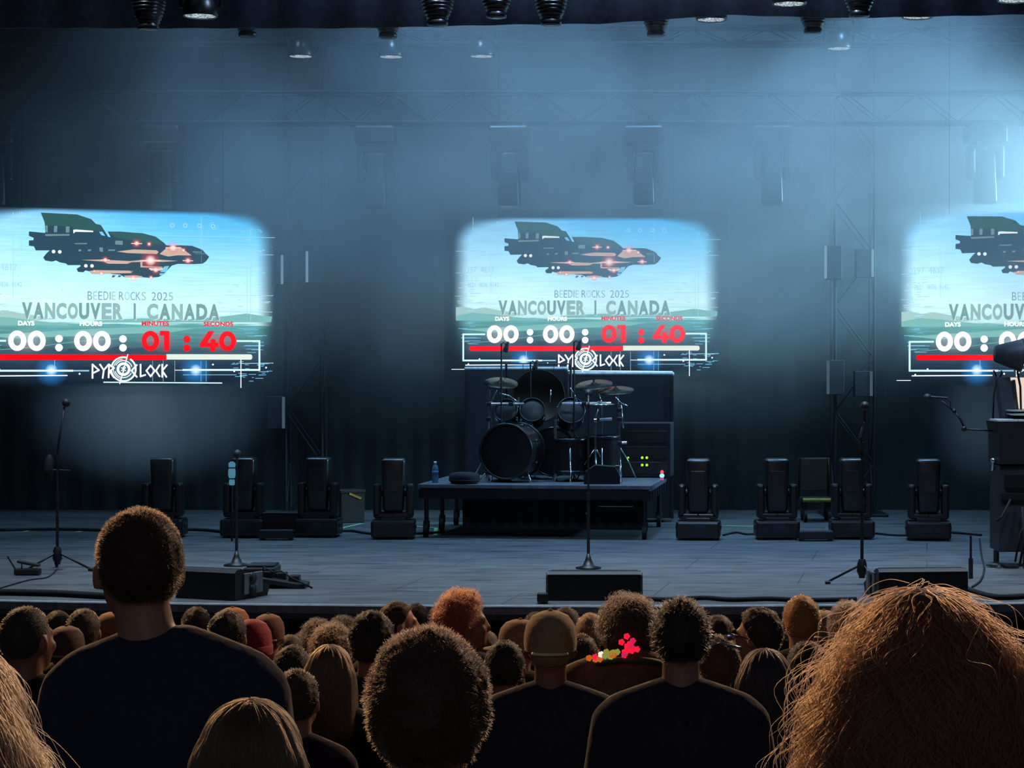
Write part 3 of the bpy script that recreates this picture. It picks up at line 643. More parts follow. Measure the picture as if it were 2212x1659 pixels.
def wash_lamp(name, label, group):
    """LED wash lamp, lens face down at z = 0"""
    t = thing(name, label, 'stage light', group=group)
    m = MB(); m.lathe([(0.14, 0.012), (0.168, 0.0), (0.176, 0.02), (0.172, 0.09), (0.15, 0.20), (0.09, 0.25), (0.0, 0.26)], 32, caps=False); m.build('housing', PLASTIC, t)
    m = MB(); m.lathe([(0.0, 0.008), (0.158, 0.008)], 32, caps=False); m.build('lens', LED, t)
    m = MB(); m.path([(-0.19, 0, 0.09), (-0.205, 0, 0.2), (-0.19, 0, 0.40), (0.19, 0, 0.40), (0.205, 0, 0.2), (0.19, 0, 0.09)], 0.018); m.tube((0, 0, 0.40), (0, 0, 0.55), 0.025); m.build('bracket', BLACK, t)
    return t
GW = 'lit wash lamps under the roof'
wl = wash_lamp('wash_lamp', 'brightest lit wash lamp alone in the dark roof corner', GW); wl.location = T(433, 36, 20.3)
for px, py, Y, lb in ((1705, 10, 20.3, 'lit wash lamp at the roof edge over the glasses wearer, near the picture top'), (1537, 44, 22.6, 'lit wash lamp under a notch in the border cloth'), (1982, 38, 22.2, 'lit wash lamp at the roof edge above the fogged screen'),
                      (2192, 2, 20.0, 'pinkish lit wash lamp cut by the picture corner'), (650, 123, BY, 'hazy wash lamp on the back truss above the truss tower'), (845, 124, BY, 'dimmest hazy wash lamp on the back truss'),
                      (1041, 123, BY, 'hazy wash lamp on the back truss over the middle screen'), (1813, 106, BY, 'hazy yellowish wash lamp on the back truss over the gooseneck microphone')):
    copy_tree(wl, T(px, py, Y), (0, 0, 0), lb)

# ------------------------------------------------------------------ trusses
def truss(name, label, p0, p1, w, h, horizontal=True, seg=0.5, r=0.024, group=None, pmat=None):
    pmat = pmat or mat('black_truss', (26, 28, 32), 0.55, 0.3)
    p0, p1 = Vector(p0), Vector(p1); t = thing(name, label, 'truss', (p0+p1)/2, group=group); c = (p0+p1)/2
    a, b = (Vector((0, w/2, 0)), Vector((0, 0, h/2))) if horizontal else (Vector((w/2, 0, 0)), Vector((0, h/2, 0)))
    q0, q1 = p0-c, p1-c
    for s in (-1, 1):
        for u in (-1, 1):
            m = MB(); m.tube(q0+a*s+b*u, q1+a*s+b*u, r, n=10); m.build('chord', pmat, t)
    m = MB(); n = max(2, int((p1-p0).length/seg))
    for k in range(n):
        e0 = q0.lerp(q1, k/n); e1 = q0.lerp(q1, (k+1)/n); f = 1 if k % 2 else -1
        for s in (-1, 1):
            m.tube(e0+a*s+b*f, e1+a*s-b*f, r*.4, n=6, caps=False); m.tube(e0+b*s+a*f, e1+b*s-a*f, r*.55, n=6, caps=False)
    m.build('lattice', pmat, t)
    return t
zc = lambda py, Y: CZ+(HY-py)*Y/F
truss('truss', 'long box truss carrying hung moving heads over the screens', (-9.2, BY, TRZ), (7.0, BY, TRZ), 0.3, 0.40, group='back trusses')
truss('truss', 'upper box truss carrying the hazy wash lamps', (-9.2, BY+.1, zc(79, BY)+0.02), (7.0, BY+.1, zc(79, BY)+0.02), 0.3, 0.22, group='back trusses')
truss('truss', 'roof edge truss carrying the profile spots', (-7.6, 20.2, 7.95), (6.6, 20.2, 7.95), 0.34, 0.34)
def tower(px0, px1, Y, label, strips):
    w = (px1-px0)*Y/F; t = truss('truss_tower', label, ((px0+px1-2*HX)/2*Y/F, Y, FLOOR), ((px0+px1-2*HX)/2*Y/F, Y, 8.6), w, 0.45, False, 0.7, 0.022, group='upright truss towers')
    c = t.location
    m = MB(); m.box(Vector((0, 0, FLOOR+0.02))-Vector((0, 0, c.z)), (w+0.35, 0.8, 0.04), bev=0.01); m.build('base_plate', DKSTEEL, t)
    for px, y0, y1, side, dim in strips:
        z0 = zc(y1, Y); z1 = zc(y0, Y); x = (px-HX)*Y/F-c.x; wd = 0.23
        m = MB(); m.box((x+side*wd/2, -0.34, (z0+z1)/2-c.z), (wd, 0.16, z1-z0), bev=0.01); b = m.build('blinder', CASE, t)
        m = MB(); m.box((x, -0.425, (z0+z1)/2-c.z), (0.035 if not dim else 0.04, 0.012, z1-z0-0.02)); m.build('bright_strip', glow('strip_bright', (150, 190, 212), 0.62) if not dim else glow('strip_dim', (96, 122, 142), 0.45), b)  # bright edge of the box, light put in as weak emission
    return t
tower(622, 700, 28.7, 'truss tower with bright strips beside the countdown screen behind the navy shirt man', [(672, 545, 614, 1, 0), (619, 553, 618, -1, 0), (622, 855, 925, -1, 1)])
tower(1800, 1884, 28.7, 'truss tower with bright strips behind the gooseneck microphone stand', [(1776, 534, 606, 1, 0), (1876, 541, 602, -1, 0), (1781, 778, 852, 1, 1), (1873, 801, 856, -1, 1)])
for o in (('cable', [(588, 455), (576, 430), (574, 400), (575, 380)], 'cable drooping beside the truss tower and the navy shirt man screen'),
          ('cable', [(606, 578), (592, 620), (585, 650), (582, 668), (588, 690)], 'cable looping down from the bright strip tower')):
    m = MB(); m.path([T(x, y, 28.3) for x, y in o[1]], 0.014); tag(m.build(o[0], mat('grey_cable', (90, 100, 112), 0.5)), o[2], 'cable')

# ------------------------------------------------------------------ riser and drum kit
RZ = 1.903; RC = Vector((-0.50, 25.75, FLOOR)); RA = math.radians(-7)
rt = thing('drum_riser', 'rolling black drum riser with legs and casters', 'riser', RC, RA)
m = MB(); m.box((0, 0, RZ-FLOOR-0.035), (2.86, 2.2, 0.07), bev=0.006); m.build('deck', mat('riser_deck', (96, 100, 108), 0.4), rt)
m = MB()
for y in (-1.08, 1.08): m.box((0, y, RZ-FLOOR-0.11), (2.8, 0.04, 0.13))
for x in (-1.4, 1.4): m.box((x, 0, RZ-FLOOR-0.11), (0.04, 2.16, 0.13))
for i in range(6): m.box((1.425, -0.8+i*0.32, RZ-FLOOR-0.12), (0.012, 0.1, 0.11))
m.build('frame', mat('riser_frame', (26, 27, 31), 0.5, 0.4), rt)
m = MB()
for i in range(60):
    x0 = -0.92+2.24*i/60; x1 = x0+2.24/60; f = lambda x: -0.86+0.02*math.sin(x*38)
    m.add([(x0, f(x0), 0.10), (x1, f(x1), 0.10), (x1, f(x1), 0.53), (x0, f(x0), 0.53)], [(0, 1, 2, 3)], 0, True)
m.build('skirt', CLOTH, rt)
for x, y in ((-1.34, -1.0), (-1.34, 0.0), (-1.34, 1.0), (1.34, -1.0), (1.34, 1.0), (-1.02, 0.35)):
    m = MB(); m.tube((x, y, 0.16), (x, y, 0.50), 0.028, n=12); m.tube((x, y, 0.15), (x, y, 0.2), 0.042, n=12); lg = m.build('leg', DKSTEEL, rt)
    m = MB(); m.tube((x-0.025, y-0.03, 0.075), (x+0.025, y-0.03, 0.075), 0.075, n=18); m.box((x, y-0.01, 0.13), (0.075, 0.08, 0.06), bev=0.01); m.build('caster', RUB, lg)
m = MB(); m.box((0.62, -0.90, 0.30), (0.02, 0.02, 0.02)); m.box((1.0, -1.11, 0.40), (0.42, 0.008, 0.008)); m.build('marker', ALU, rt)
def R(px, py, Y): return T(px, py, Y)
def wz(px, Y): return Vector(((px-HX)*Y/F, Y, RZ))
SHELL = mat('drum_shell', (34, 30, 32), 0.25, 0.1, 0.6); HEADB = mat('drum_head_black', (16, 16, 18), 0.4); HOOP = mat('hoop_dark', (62, 62, 66), .3, .8); HEADC = mat('drum_head_clear', (90, 90, 96), 0.4)
BRONZE = mat('cymbal_bronze', (46, 40, 34), 0.35, 0.9, scale=6); GONGM = mat('dark_bronze', (50, 40, 34), 0.5, 0.85, scale=5)
def drum(name, label, c, r, depth, yaw, tilt, legs=0, group=None, head=HEADB, lugs=8):
    """drum with its axis along local y; the shown head faces -y"""
    t = thing(name, label, 'drum', c, 0, group); t.rotation_euler = (tilt, 0, yaw)
    M = Matrix.Rotation(PI/2, 4, 'X')
    m = MB(); m.lathe([(r, -depth/2), (r, depth/2)], 40, M, caps=False); m.build('shell', SHELL, t)
    for s in (-1, 1):
        m = MB(); m.lathe([(0, s*depth*0.505), (r*0.97, s*depth*0.505), (r*.985, s*depth*0.5)], 40, M, caps=False); m.build('drum_head', head, t)
        m = MB(); m.lathe([(r*.98, s*depth*.5-0.02), (r*1.05, s*depth*.5-0.02), (r*1.05, s*depth*.5+0.02), (r*.98, s*depth*.5+0.02), (r*.98, s*depth*.5-0.02)], 40, M, caps=False); m.build('hoop', HOOP, t)
    m = MB()
    for k in range(lugs):
        a = 2*PI*(k+.5)/lugs; p = Vector((math.cos(a)*r*1.04, 0, math.sin(a)*r*1.04))
        m.tube(p+Vector((0, -depth*.5, 0)), p+Vector((0, depth*.5, 0)), 0.006, n=6); m.box(p, (0.028, 0.06, 0.028), bev=0.005)
    m.build('lug', CHROME, t)
    for k in range(legs):
        a = [PI*1.27, PI*1.73][k] if legs == 2 else 2*PI*k/3+.4
        if legs == 2:
            m = MB(); d0 = Vector((math.cos(a)*r, -depth*.35, math.sin(a)*r)); m.path([d0, d0+Vector((math.cos(a)*.10, -.05, -.03)), Vector((math.cos(a)*r*1.55, -depth*.6, -r-0.045))], 0.011); m.build('spur', CHROME, t)
    return t
kb = wz(1107, 25.35)+Vector((0, 0.0, 0.385)); drum('bass_drum', 'large black bass drum facing out at the front of the riser', kb, 0.335, 0.46, math.radians(-18), 0, 2)
kb2 = wz(1200, 26.0)+Vector((0, 0.0, 0.355)); drum('bass_drum', 'second bass drum half hidden behind the front one', kb2, 0.30, 0.42, math.radians(-8), 0, 2)
for px, py, Y, r, dp, yw, lb in ((1096, 893, 25.75, 0.145, 0.2, -10, 'small rack tom at the bottle end of the kit'), (1150, 893, 25.8, 0.155, 0.22, 0, 'middle rack tom over the bass drum'), (1232, 895, 25.8, 0.17, 0.24, 6, 'large rack tom beside the round gong')):
    drum('rack_tom', lb, R(px, py, Y), r, dp, math.radians(yw), math.radians(-24), 0, 'rack toms', HEADB, 6)
def floor_tom(px, Y, r, h, lb):
    t = thing('floor_tom', lb, 'drum', wz(px, Y), 0, 'floor toms')
    m = MB(); m.lathe([(r, 0.12), (r, 0.12+h)], 36, caps=False); m.build('shell', SHELL, t)
    for z in (0.12, 0.12+h):
        m = MB(); m.lathe([(0, z), (r*.98, z+.002)], 36, caps=False); m.build('drum_head', HEADC, t)
        m = MB(); m.lathe([(r*.98, z-.02), (r*1.05, z-.02), (r*1.05, z+.02), (r*.98, z+.02)], 36, caps=False); m.build('hoop', HOOP, t)
    for k in range(3):
        a = 2*PI*k/3-PI/2; p = Vector((math.cos(a)*r*1.06, math.sin(a)*r*1.06, 0)); m = MB(); m.path([p*1.12, p*1.1+Vector((0, 0, .06)), p+Vector((0, 0, .1)), p+Vector((0, 0, .42))], 0.010); m.build('leg', CHROME, t)
    return t
floor_tom(1232, 25.45, 0.20, 0.40, 'floor tom next to the centre microphone pole'); floor_tom(1300, 25.55, 0.215, 0.43, 'floor tom at the toy end of the kit')
def cymbal(kind, lb, px, py, Y, r, tilt, yaw, base_px=None, boom=True, mtl=BRONZE, tripod=True):
    top = R(px, py, Y); bx = (base_px-HX)*Y/F if base_px else top.x; t = thing(kind, lb, 'cymbal', (bx, Y, RZ), 0, 'cymbals of the drum kit'); L = top-t.location
    m = MB(); M = Matrix.Translation(L) @ Matrix.Rotation(yaw, 4, 'Z') @ Matrix.Rotation(tilt, 4, 'X')
    m.lathe([(0.0, .028), (r*.12, .026), (r*.2, .010), (r*.6, .002), (r, -.012), (r, -.015), (r*.6, -.002), (r*.2, .006), (0, .022)], 40, M, caps=False); m.build('cymbal', mtl, t)
    m = MB(); q = Vector((0, 0, L.z*.78))
    m.tube((0, 0, .35), q, 0.014, n=10); m.tube((0, 0, .12), (0, 0, .5), 0.018, n=10); m.path([q, q+Vector((0, 0, .02)), L+Vector((0, 0, .05))], 0.010)
    m.box(q, (.05, .05, .05), bev=.01); m.tube(L+Vector((0, 0, .02)), L+Vector((0, 0, .06)), 0.016); m.build('stand', CHROME, t)
    for k in range(3):
        a = 2*PI*k/3+.6; m = MB(); m.path([(0, 0, .42), (math.cos(a)*.16, math.sin(a)*.16, .2), (math.cos(a)*.26, math.sin(a)*.26, .012)], 0.009); m.build('leg', CHROME, t)
    return t
cymbal('crash_cymbal', 'tilted crash cymbal beside the first overhead microphone pole', 1082, 826, 25.9, 0.22, .35, .2, 1062)
cymbal('crash_cymbal', 'crash cymbal tilted towards the glowing toy, high over the toms', 1283, 830, 26.0, 0.24, .3, -.3, 1300)
cymbal('ride_cymbal', 'wide ride cymbal at the toy side of the kit', 1330, 842, 25.8, 0.23, .25, -.2, 1338)
cymbal('hi_hat', 'flat shining hi-hat cymbal beside the centre microphone', 1296, 871, 25.3, 0.185, .03, 0, 1286, mtl=mat('cymbal_bright', (150, 150, 148), .2, .9))
cymbal('splash_cymbal', 'small splash cymbal over the small rack tom', 1120, 868, 26.15, 0.12, .2, .1, 1120)
t = thing('gong', 'large dark round gong standing at the back of the kit', 'gong', wz(1163, 26.4)); L = R(1163, 856, 26.4)-t.location
M = Matrix.Translation(L) @ Matrix.Rotation(PI/2-.12, 4, 'X')
m = MB(); m.lathe([(0, -.03), (.10, -.028), (.13, -.01), (.30, 0), (.335, .01), (.345, .05), (.335, .05), (.32, .02), (0, .0)], 48, M, caps=False); m.build('disc', GONGM, t)
m = MB(); m.path([(-.42, .05, 0), (-.42, .05, L.z+.42), (.42, .05, L.z+.42), (.42, .05, 0)], 0.018)
for s in (-1, 1): m.tube((s*.42, -.25, .01), (s*.42, .3, .01), .016); m.tube((s*.2, .05, L.z+.42), (s*.2, .05, L.z+.24), .004, n=6)
m.build('frame', BLACK, t)
t = thing('drum_rack', 'chrome tube drum rack holding toms and clamps', 'drum rack', wz(1200, 25.6)); c = t.location
def rl(px, py, Y=25.55): return R(px, py, Y)-c
for (a, b) in (((1056, 842), (1053, 1040)), ((1338, 868), (1336, 1040)), ((1199, 905), (1199, 1040))):
    m = MB(); p0, p1 = rl(*a), rl(*b); p1.z = 0.0; m.tube(p0, p1, 0.021, n=12); m.tube(p1, p1+Vector((0, 0, .05)), 0.034, n=12); m.build('post', CHROME, t)
for a, b in (((1050, 873), (1132, 873)), ((1214, 872), (1320, 871)), ((1274, 957), (1312, 957)), ((1316, 957), (1354, 956)), ((1288, 907), (1322, 905)), ((1202, 981), (1248, 980))):
    m = MB(); m.tube(rl(*a), rl(*b), 0.019, n=12); m.build('crossbar', CHROME, t)
m = MB()
for p in ((1056, 873), (1056, 905), (1055, 935), (1338, 957), (1338, 905), (1284, 957), (1290, 905), (1338, 885), (1262, 872), (1104, 873)): m.box(rl(*p)+Vector((0, -.02, 0)), (.06, .06, .05), bev=.01)
m.build('clamp', DKSTEEL, t)
m = MB(); m.path([rl(1080, 850), rl(1100, 855), rl(1118, 868)], 0.009); m.path([rl(1232, 838), rl(1240, 852), rl(1247, 868)], 0.010); m.path([rl(1330, 858), rl(1340, 870), rl(1356, 877)], 0.009)
m.path([rl(1342, 875), rl(1344, 905), rl(1347, 925)], 0.010); m.path([rl(1190, 842), rl(1188, 870)], 0.008); m.build('boom_arm', CHROME, t)
MICB = mat('mic_black', (28, 28, 32), 0.4); MESH_M = mat('mic_grille', (64, 66, 70), 0.5, 0.7, scale=90, bump=.4)
def overhead(px, ytop, ybase, Y, lb):
    t = thing('microphone_stand', lb, 'microphone stand', wz(px, Y), 0, 'overhead microphones of the drum kit'); L = R(px, ytop, Y)-t.location
    m = MB(); m.tube((0, 0, .02), (0, 0, L.z), 0.010, n=8); m.lathe([(0, 0), (.13, 0), (.13, .014), (.02, .03)], 24); m.build('pole', BLACK, t)
    m = MB(); m.path([(0, 0, L.z-.01), (.03, -.02, L.z+.015), (.06, -.02, L.z-.02)], .007); m.build('clip', BLACK, t)
    m = MB(); M = Matrix.Translation((.062, -.02, L.z-.055)) @ Matrix.Rotation(.3, 4, 'Y'); m.lathe([(0, -.06), (.03, -.055), (.036, -.02), (.03, .01), (.022, .05), (.018, .08), (0, .085)], 16, M); m.build('microphone', MICB, t)
    return t
overhead(1083, 742, 870, 25.45, 'overhead microphone on thin pole over the small rack tom'); overhead(1146, 782, 850, 26.0, 'shorter overhead microphone in front of the gong'); overhead(1240, 738, 870, 25.5, 'overhead microphone on thin pole below the clock logo')
t = thing('drum_pedal', 'chrome hardware and pedal by the bass drum', 'pedal', wz(1330, 25.25)); m = MB(); m.box((0, 0, .03), (.16, .3, .03), rot=Matrix.Rotation(.2, 3, 'X'), bev=.006); m.path([(-.06, .1, .02), (-.05, .12, .2), (.05, .12, .2), (.06, .1, .02)], .009); m.build('footboard', CHROME, t)
t = thing('drum_monitor', 'low dark monitor speaker on the riser before the chrome rack', 'speaker', wz(1300, 24.95)); m = MB(); M = Matrix.Rotation(PI/2, 4, 'X') @ Matrix.Rotation(0, 4, 'Z')
m.prism([(-.22, 0), (.22, 0), (.22, .1), (.16, .21), (-.08, .23), (-.2, .15)], Matrix.Translation((0, .16, 0)) @ Matrix.Rotation(PI/2, 4, 'X'), .32); m.build('cabinet', CLOTH, t)
# things on the riser
t = thing('drum_stool', 'round padded stool seat lying at the bottle end of the riser', 'stool', wz(1003, 24.95)); m = MB(); m.lathe([(0, 0), (.15, 0), (.185, .03), (.19, .09), (.17, .125), (.1, .14), (0, .142)], 28); m.build('seat', CLOTH, t)
m = MB(); m.lathe([(.188, .04), (.193, .04), (.193, .052), (.188, .052)], 28, caps=False); m.build('piping', RUB, t)
def bottle(loc, lb, col, k=None):
    t = thing('water_bottle', lb, 'bottle', loc); m = MB(); m.lathe([(0, 0), (.036, 0), (.04, .01), (.04, .06), (.037, .07), (.04, .08), (.04, .17), (.034, .2), (.016, .225), (.015, .24), (0, .24)], 20); m.build('body', k or mat('bottle_blue', col, .15, 0, .6), t)
    m = MB(); m.lathe([(0, .235), (.018, .235), (.018, .262), (0, .263)], 16); m.build('cap', mat('bottle_cap', (200, 205, 210), .5), t)
    m = MB(); m.lathe([(.0405, .1), (.041, .1), (.041, .15), (.0405, .15)], 20, caps=False); m.build('paper_label', mat('bottle_label', (60, 90, 120), .6), t)
    return t
bottle(wz(940, 25.15), 'bluish water bottle on the riser corner', (70, 110, 130))
t = thing('glowing_toy', 'tiny red and blue glowing figure on the riser corner', 'toy', wz(1430, 25.75)); m = MB()
m.ell((0, 0, .10), (.022, .022, .026), 2); m.build('head', glow('toy_red', (255, 60, 80), 2.2), t)
m = MB(); m.ell((0, 0, .055), (.032, .026, .028), 2); m.build('body', glow('toy_blue', (120, 200, 255), 2.0), t)
m = MB(); m.lathe([(0, 0), (.03, 0), (.02, .03), (0, .04)], 14); m.build('base', glow('toy_pink', (200, 90, 160), .8), t)
# amp rack with green lights
t = thing('amplifier_rack', 'black amplifier rack with green lights at the toy end of the riser', 'rack', wz(1398, 26.55), RA); m = MB(); m.box((0, 0, .36), (.66, .5, .70), bev=.012); m.build('case', CASE, t)
for i in range(3):
    m = MB(); m.box((0, -.256, .13+i*.2), (.56, .014, .15), bev=.004); fp = m.build('panel', PLASTIC, t)
    if i < 2:
        m = MB()
        for x in (-.06, .0): m.lathe([(0, 0), (.017, .002)], 12, Matrix.Translation((x+.02, -.266, .165+i*.095)) @ Matrix.Rotation(PI/2, 4, 'X'), caps=False)
        if i == 1: m.lathe([(0, 0), (.012, .002)], 10, Matrix.Translation((-.22, -.266, .26)) @ Matrix.Rotation(PI/2, 4, 'X'), caps=False)
        m.build('indicator', glow('led_green', (150, 235, 40), 1.6), fp)
# tall cases behind the kit
def tall_case(px0, px1, ytop, Y, lb):
    w = (px1-px0)*Y/F; h = zc(ytop, Y)-FLOOR; t = thing('backline_case', lb, 'case', ((px0+px1-2*HX)/2*Y/F, Y+.22, FLOOR), 0, 'tall cases behind the drum kit')
    m = MB(); m.box((0, 0, h/2+.03), (w, .44, h-.06), bev=.012); m.build('body', mat('case_cover', (24, 28, 34), .6), t)
    m = MB(); m.box((0, 0, h-.02), (w+.02, .46, .05), bev=.022); m.build('lid_edge', mat('case_edge_lit', (196, 200, 206), .5, .2), t)  # screen light on the top edge, put into its pale colour
    for s in (-1, 1):
        m = MB(); m.box((s*(w/2-.02), -.22, h/2), (.04, .02, h-.1), bev=.004); m.build('corner_rail', DKSTEEL, t)
    return t
tall_case(1004, 1226, 793, 27.3, 'tall dark case behind the kit under the red progress bar'); tall_case(1230, 1455, 804, 27.3, 'tall dark case behind the kit under the clock logo')
# ------------------------------------------------------------------ microphones
def mic_grille(m, c, r=.028): m.ell(c, (r, r, r*1.08), 2)
def mic_stand(name, label, px, py_base, pts, tripod=True, legs=.36, group=None, mic_dir=(0, 0, 1), rz=0.0, base=None):
    """pts: (px, py) path of pole and boom from the bottom up, all at the depth of the foot"""
    Y = 2.04*F/(py_base-HY); o = T(px, py_base, Y); o.z = FLOOR; t = thing(name, label, 'microphone stand', o, 0, group)
    P = [T(x, y, Y)-o for x, y in pts]
    hub = 0.20 if tripod else .02
    m = MB(); mid = P[1] if len(P) > 2 else P[-1]
    m.tube((P[0].x, 0, hub), (P[0].x, 0, .75), .016, n=10); m.tube((P[0].x, 0, .72), mid, .011, n=10); m.tube((P[0].x, 0, .70), (P[0].x, 0, .78), .022, n=10); m.build('pole', BLACK, t)
    if len(P) > 2:
        m = MB(); m.path(P[1:], .011); m.tube(P[1]-Vector((0, .0, .04)), P[1]+Vector((0, 0, .04)), .024, n=10); m.build('boom_arm', BLACK, t)
    if tripod:
        m = MB(); m.tube((0, 0, .06), (0, 0, .24), .03, n=12); m.lathe([(.03, .24), (.045, .2), (.05, .12), (.03, .08)], 12, caps=False); m.build('hub', BLACK, t)
        for k in range(3):
            a = rz+2*PI*k/3; m = MB(); m.path([(0, 0, .20), (math.cos(a)*.06, math.sin(a)*.06, .16), (math.cos(a)*legs, math.sin(a)*legs, .018)], .011); m.tube((math.cos(a)*(legs-.03), math.sin(a)*(legs-.03), .018), (math.cos(a)*(legs+.02), math.sin(a)*(legs+.02), .016), .017, n=8); m.build('leg', BLACK, t)
    else:
        m = MB(); m.lathe([(0, 0), (.13, 0), (.135, .012), (.06, .03), (.03, .10), (.014, .16)], 28); m.build('foot', BLACK, t)
    d = Vector(mic_dir).normalized(); e = P[-1]; q = d.to_track_quat('Z', 'Y').to_matrix().to_4x4(); M = Matrix.Translation(e) @ q
    m = MB(); m.lathe([(0, -.02), (.011, -.02), (.012, .02), (.014, .10), (.021, .125), (.022, .13)], 14, M); mb = m.build('microphone', MICB, t)
    m = MB(); m.ell(e+d*.15, (.043, .043, .046), 2); m.build('grille', MESH_M, mb)
    return t, P
t, P = mic_stand('microphone_stand', 'tripod microphone stand with bottle holder beside the navy shirt man', 124, 1232, [(124, 1232), (123, 990), (128, 950), (139, 880)], True, .38, mic_dir=(.32, -.8, .3), rz=-.25)
m = MB(); z = P[1].z-.12; m.tube((-.01, 0, z), (-.06, 0, z), .008); m.tube((.02, 0, z), (.13, 0, z-.005), .007); m.tube((.13, 0, z-.005), (.13, 0, z+.05), .007); m.build('accessory_bar', BLACK, t)
m = MB(); M = Matrix.Translation((-.09, 0, z-.04)) @ Matrix.Rotation(.06, 4, 'Y'); m.lathe([(0, -.06), (.04, -.06), (.044, .05), (.044, .13), (.03, .18), (.012, .20), (0, .2)], 16, M); m.build('drink_holder', RUB, t)
mic_stand('microphone_stand', 'straight round base microphone stand in the middle of the deck', 1271, 1228, [(1271, 1228), (1271, 874)], False, mic_dir=(0, .5, .6))
t, P = mic_stand('microphone_stand', 'tripod microphone stand with gooseneck beside the far wedge monitor', 1862, 1262, [(1862, 1262), (1862, 965), (1859, 945), (1866, 922), (1867, 910)], True, .33, mic_dir=(.0, -.2, 1), rz=PI*.98)
m = MB()
for k in range(8): p = P[2].lerp(P[3], k/8); m.tube(p, p+Vector((.001, 0, .012)), .018, n=10)
m.build('gooseneck', CHROME, t)
mic_stand('microphone_stand', 'short plain stand behind the wedge monitor beside the navy shirt man', 511, 1222, [(511, 1222), (511, 1010)], False, mic_dir=(0, .3, 1))
t = thing('stage_bottle_light', 'blue lit bottle shaped lamp beside a moving head', 'lamp', T(501, 1048, 24.3)); 
m = MB(); m.lathe([(0, .0), (.03, 0), (.036, .03), (.03, .07)], 14); m.lathe([(0, .085), (.034, .085), (.045, .12), (.046, .17), (.036, .2)], 14); m.lathe([(0, .215), (.04, .215), (.042, .26), (.02, .28), (0, .285)], 14); m.build('glow_body', glow('bottle_cyan', (96, 170, 200), .5), t)
m = MB(); m.tube((0, 0, -.72), (0, 0, .29), .012); m.box((0, 0, .077), (.08, .08, .012)); m.box((0, 0, .207), (.085, .085, .012)); m.tube((0, 0, -.755), (0, 0, -.72), .1, .09, n=18); m.build('stem', BLACK, t)

# ------------------------------------------------------------------ wedge monitors and floor clutter
def wedge(label, px0, px1, py_base, py_top, rz=0.0, side=0):
    Y = 2.04*F/(py_base-HY); w = (px1-px0)*Y/F/ (1 if not rz else 1.12); h = (py_base-py_top)*Y/F-.05
    t = thing('wedge_monitor', label, 'speaker', ((px0+px1-2*HX)/2*Y/F, Y+.2, FLOOR), rz, 'wedge monitors along the stage lip')
    h += .04; prof = [(-.26, 0), (.26, 0), (.30, h*.35), (-.16, h), (-.235, h), (-.262, h*.9)]
    m = MB(); m.prism([(y, z) for y, z in prof], Matrix.Translation((-w/2, 0, 0)) @ Matrix(((0, 0, 1, 0), (1, 0, 0, 0), (0, 1, 0, 0), (0, 0, 0, 1))), w); m.build('cabinet', mat('monitor_black', (24, 24, 27), .55), t)
    a = Vector((0, .30, h*.35)); b = Vector((0, -.16, h)); n = Vector((0, h*.65, .46)).normalized()
    m = MB(); c = (a+b)/2+n*.004; rot = Matrix(((1, 0, 0), (0, (b-a).normalized().y, n.y), (0, (b-a).normalized().z, n.z))); m.box(c, (w*.94, (b-a).length*.92, .012), rot=rot); m.build('grille', mat('monitor_grille', (34, 34, 38), .6, .4, scale=120, bump=.5), t)
    for s in (-1, 1):
        m = MB(); m.box((s*(w/2+.004), .02, h*.5), (.016, .30, h*.7), bev=.006); sp = m.build('side_plate', mat('monitor_side', (120, 120, 124), .5), t)
        m = MB()
        for z in (.28, .66): m.lathe([(0, 0), (.05, 0), (.055, .006), (.055, .01)], 16, Matrix.Translation((s*(w/2+.012), .0, h*z)) @ Matrix.Rotation(s*PI/2, 4, 'Y'))
        m.build('cup_handle', BLACK, sp)
    return t
wedge('wedge monitor in the middle of the stage lip', 1184, 1384, 1296, 1231, 0)
wedge('wedge monitor turned to show its pale side, beside the navy shirt man', 385, 556, 1294, 1226, math.radians(-24))
wedge('long wedge monitor behind the big wavy auburn hair', 1876, 2096, 1292, 1225, math.radians(6))
def clutter(name, label, cat, px, py, parts, rz=0):
    Y = 2.04*F/(py-HY); t = thing(name, label, cat, (((px-HX)*Y/F), Y, FLOOR), rz)
    for nm, fn, mt in parts: m = MB(); fn(m); m.build(nm, mt, t)
    return t
clutter('pedal_board', 'cluttered pedal board behind the pale sided wedge monitor', 'pedal board', 612, 1268, [
    ('board', lambda m: m.box((0, 0, .05), (.46, .34, .05), rot=Matrix.Rotation(.16, 3, 'Y'), bev=.01), CASE),
    ('pedal', lambda m: m.box((-.15, -.02, .125), (.10, .14, .06), bev=.01), BLACK), ('pedal', lambda m: m.box((-.02, .03, .105), (.10, .14, .06), bev=.01), PLASTIC), ('pedal', lambda m: m.box((.11, -.02, .085), (.10, .14, .06), bev=.01), BLACK),
    ('cable', lambda m: m.path([(-.2, -.05, .1), (-.17, -.1, .2), (-.08, -.1, .15), (0, -.12, .16), (.1, -.14, .1), (.3, -.2, .012)], .008), RUB)])
clutter('pedal_case', 'open stack of flat pedal cases tapering towards the middle of the stage', 'case', 566, 1264, [('case', lambda m: m.box((0, 0, .09), (.30, .4, .18), bev=.012), CASE), ('lid', lambda m: m.box((0, .05, .19), (.26, .34, .02), bev=.006), DKSTEEL)])
clutter('expression_pedal', 'foot pedal on deck by the bottle holder microphone stand', 'pedal', 60, 1242, [
    ('base', lambda m: m.box((0, 0, .035), (.25, .12, .06), bev=.012), BLACK), ('treadle', lambda m: m.box((.01, 0, .115), (.22, .10, .025), rot=Matrix.Rotation(.2, 3, 'Y'), bev=.008), PLASTIC), ('post', lambda m: m.tube((-.06, 0, .05), (-.06, 0, .13), .008), STEEL)])
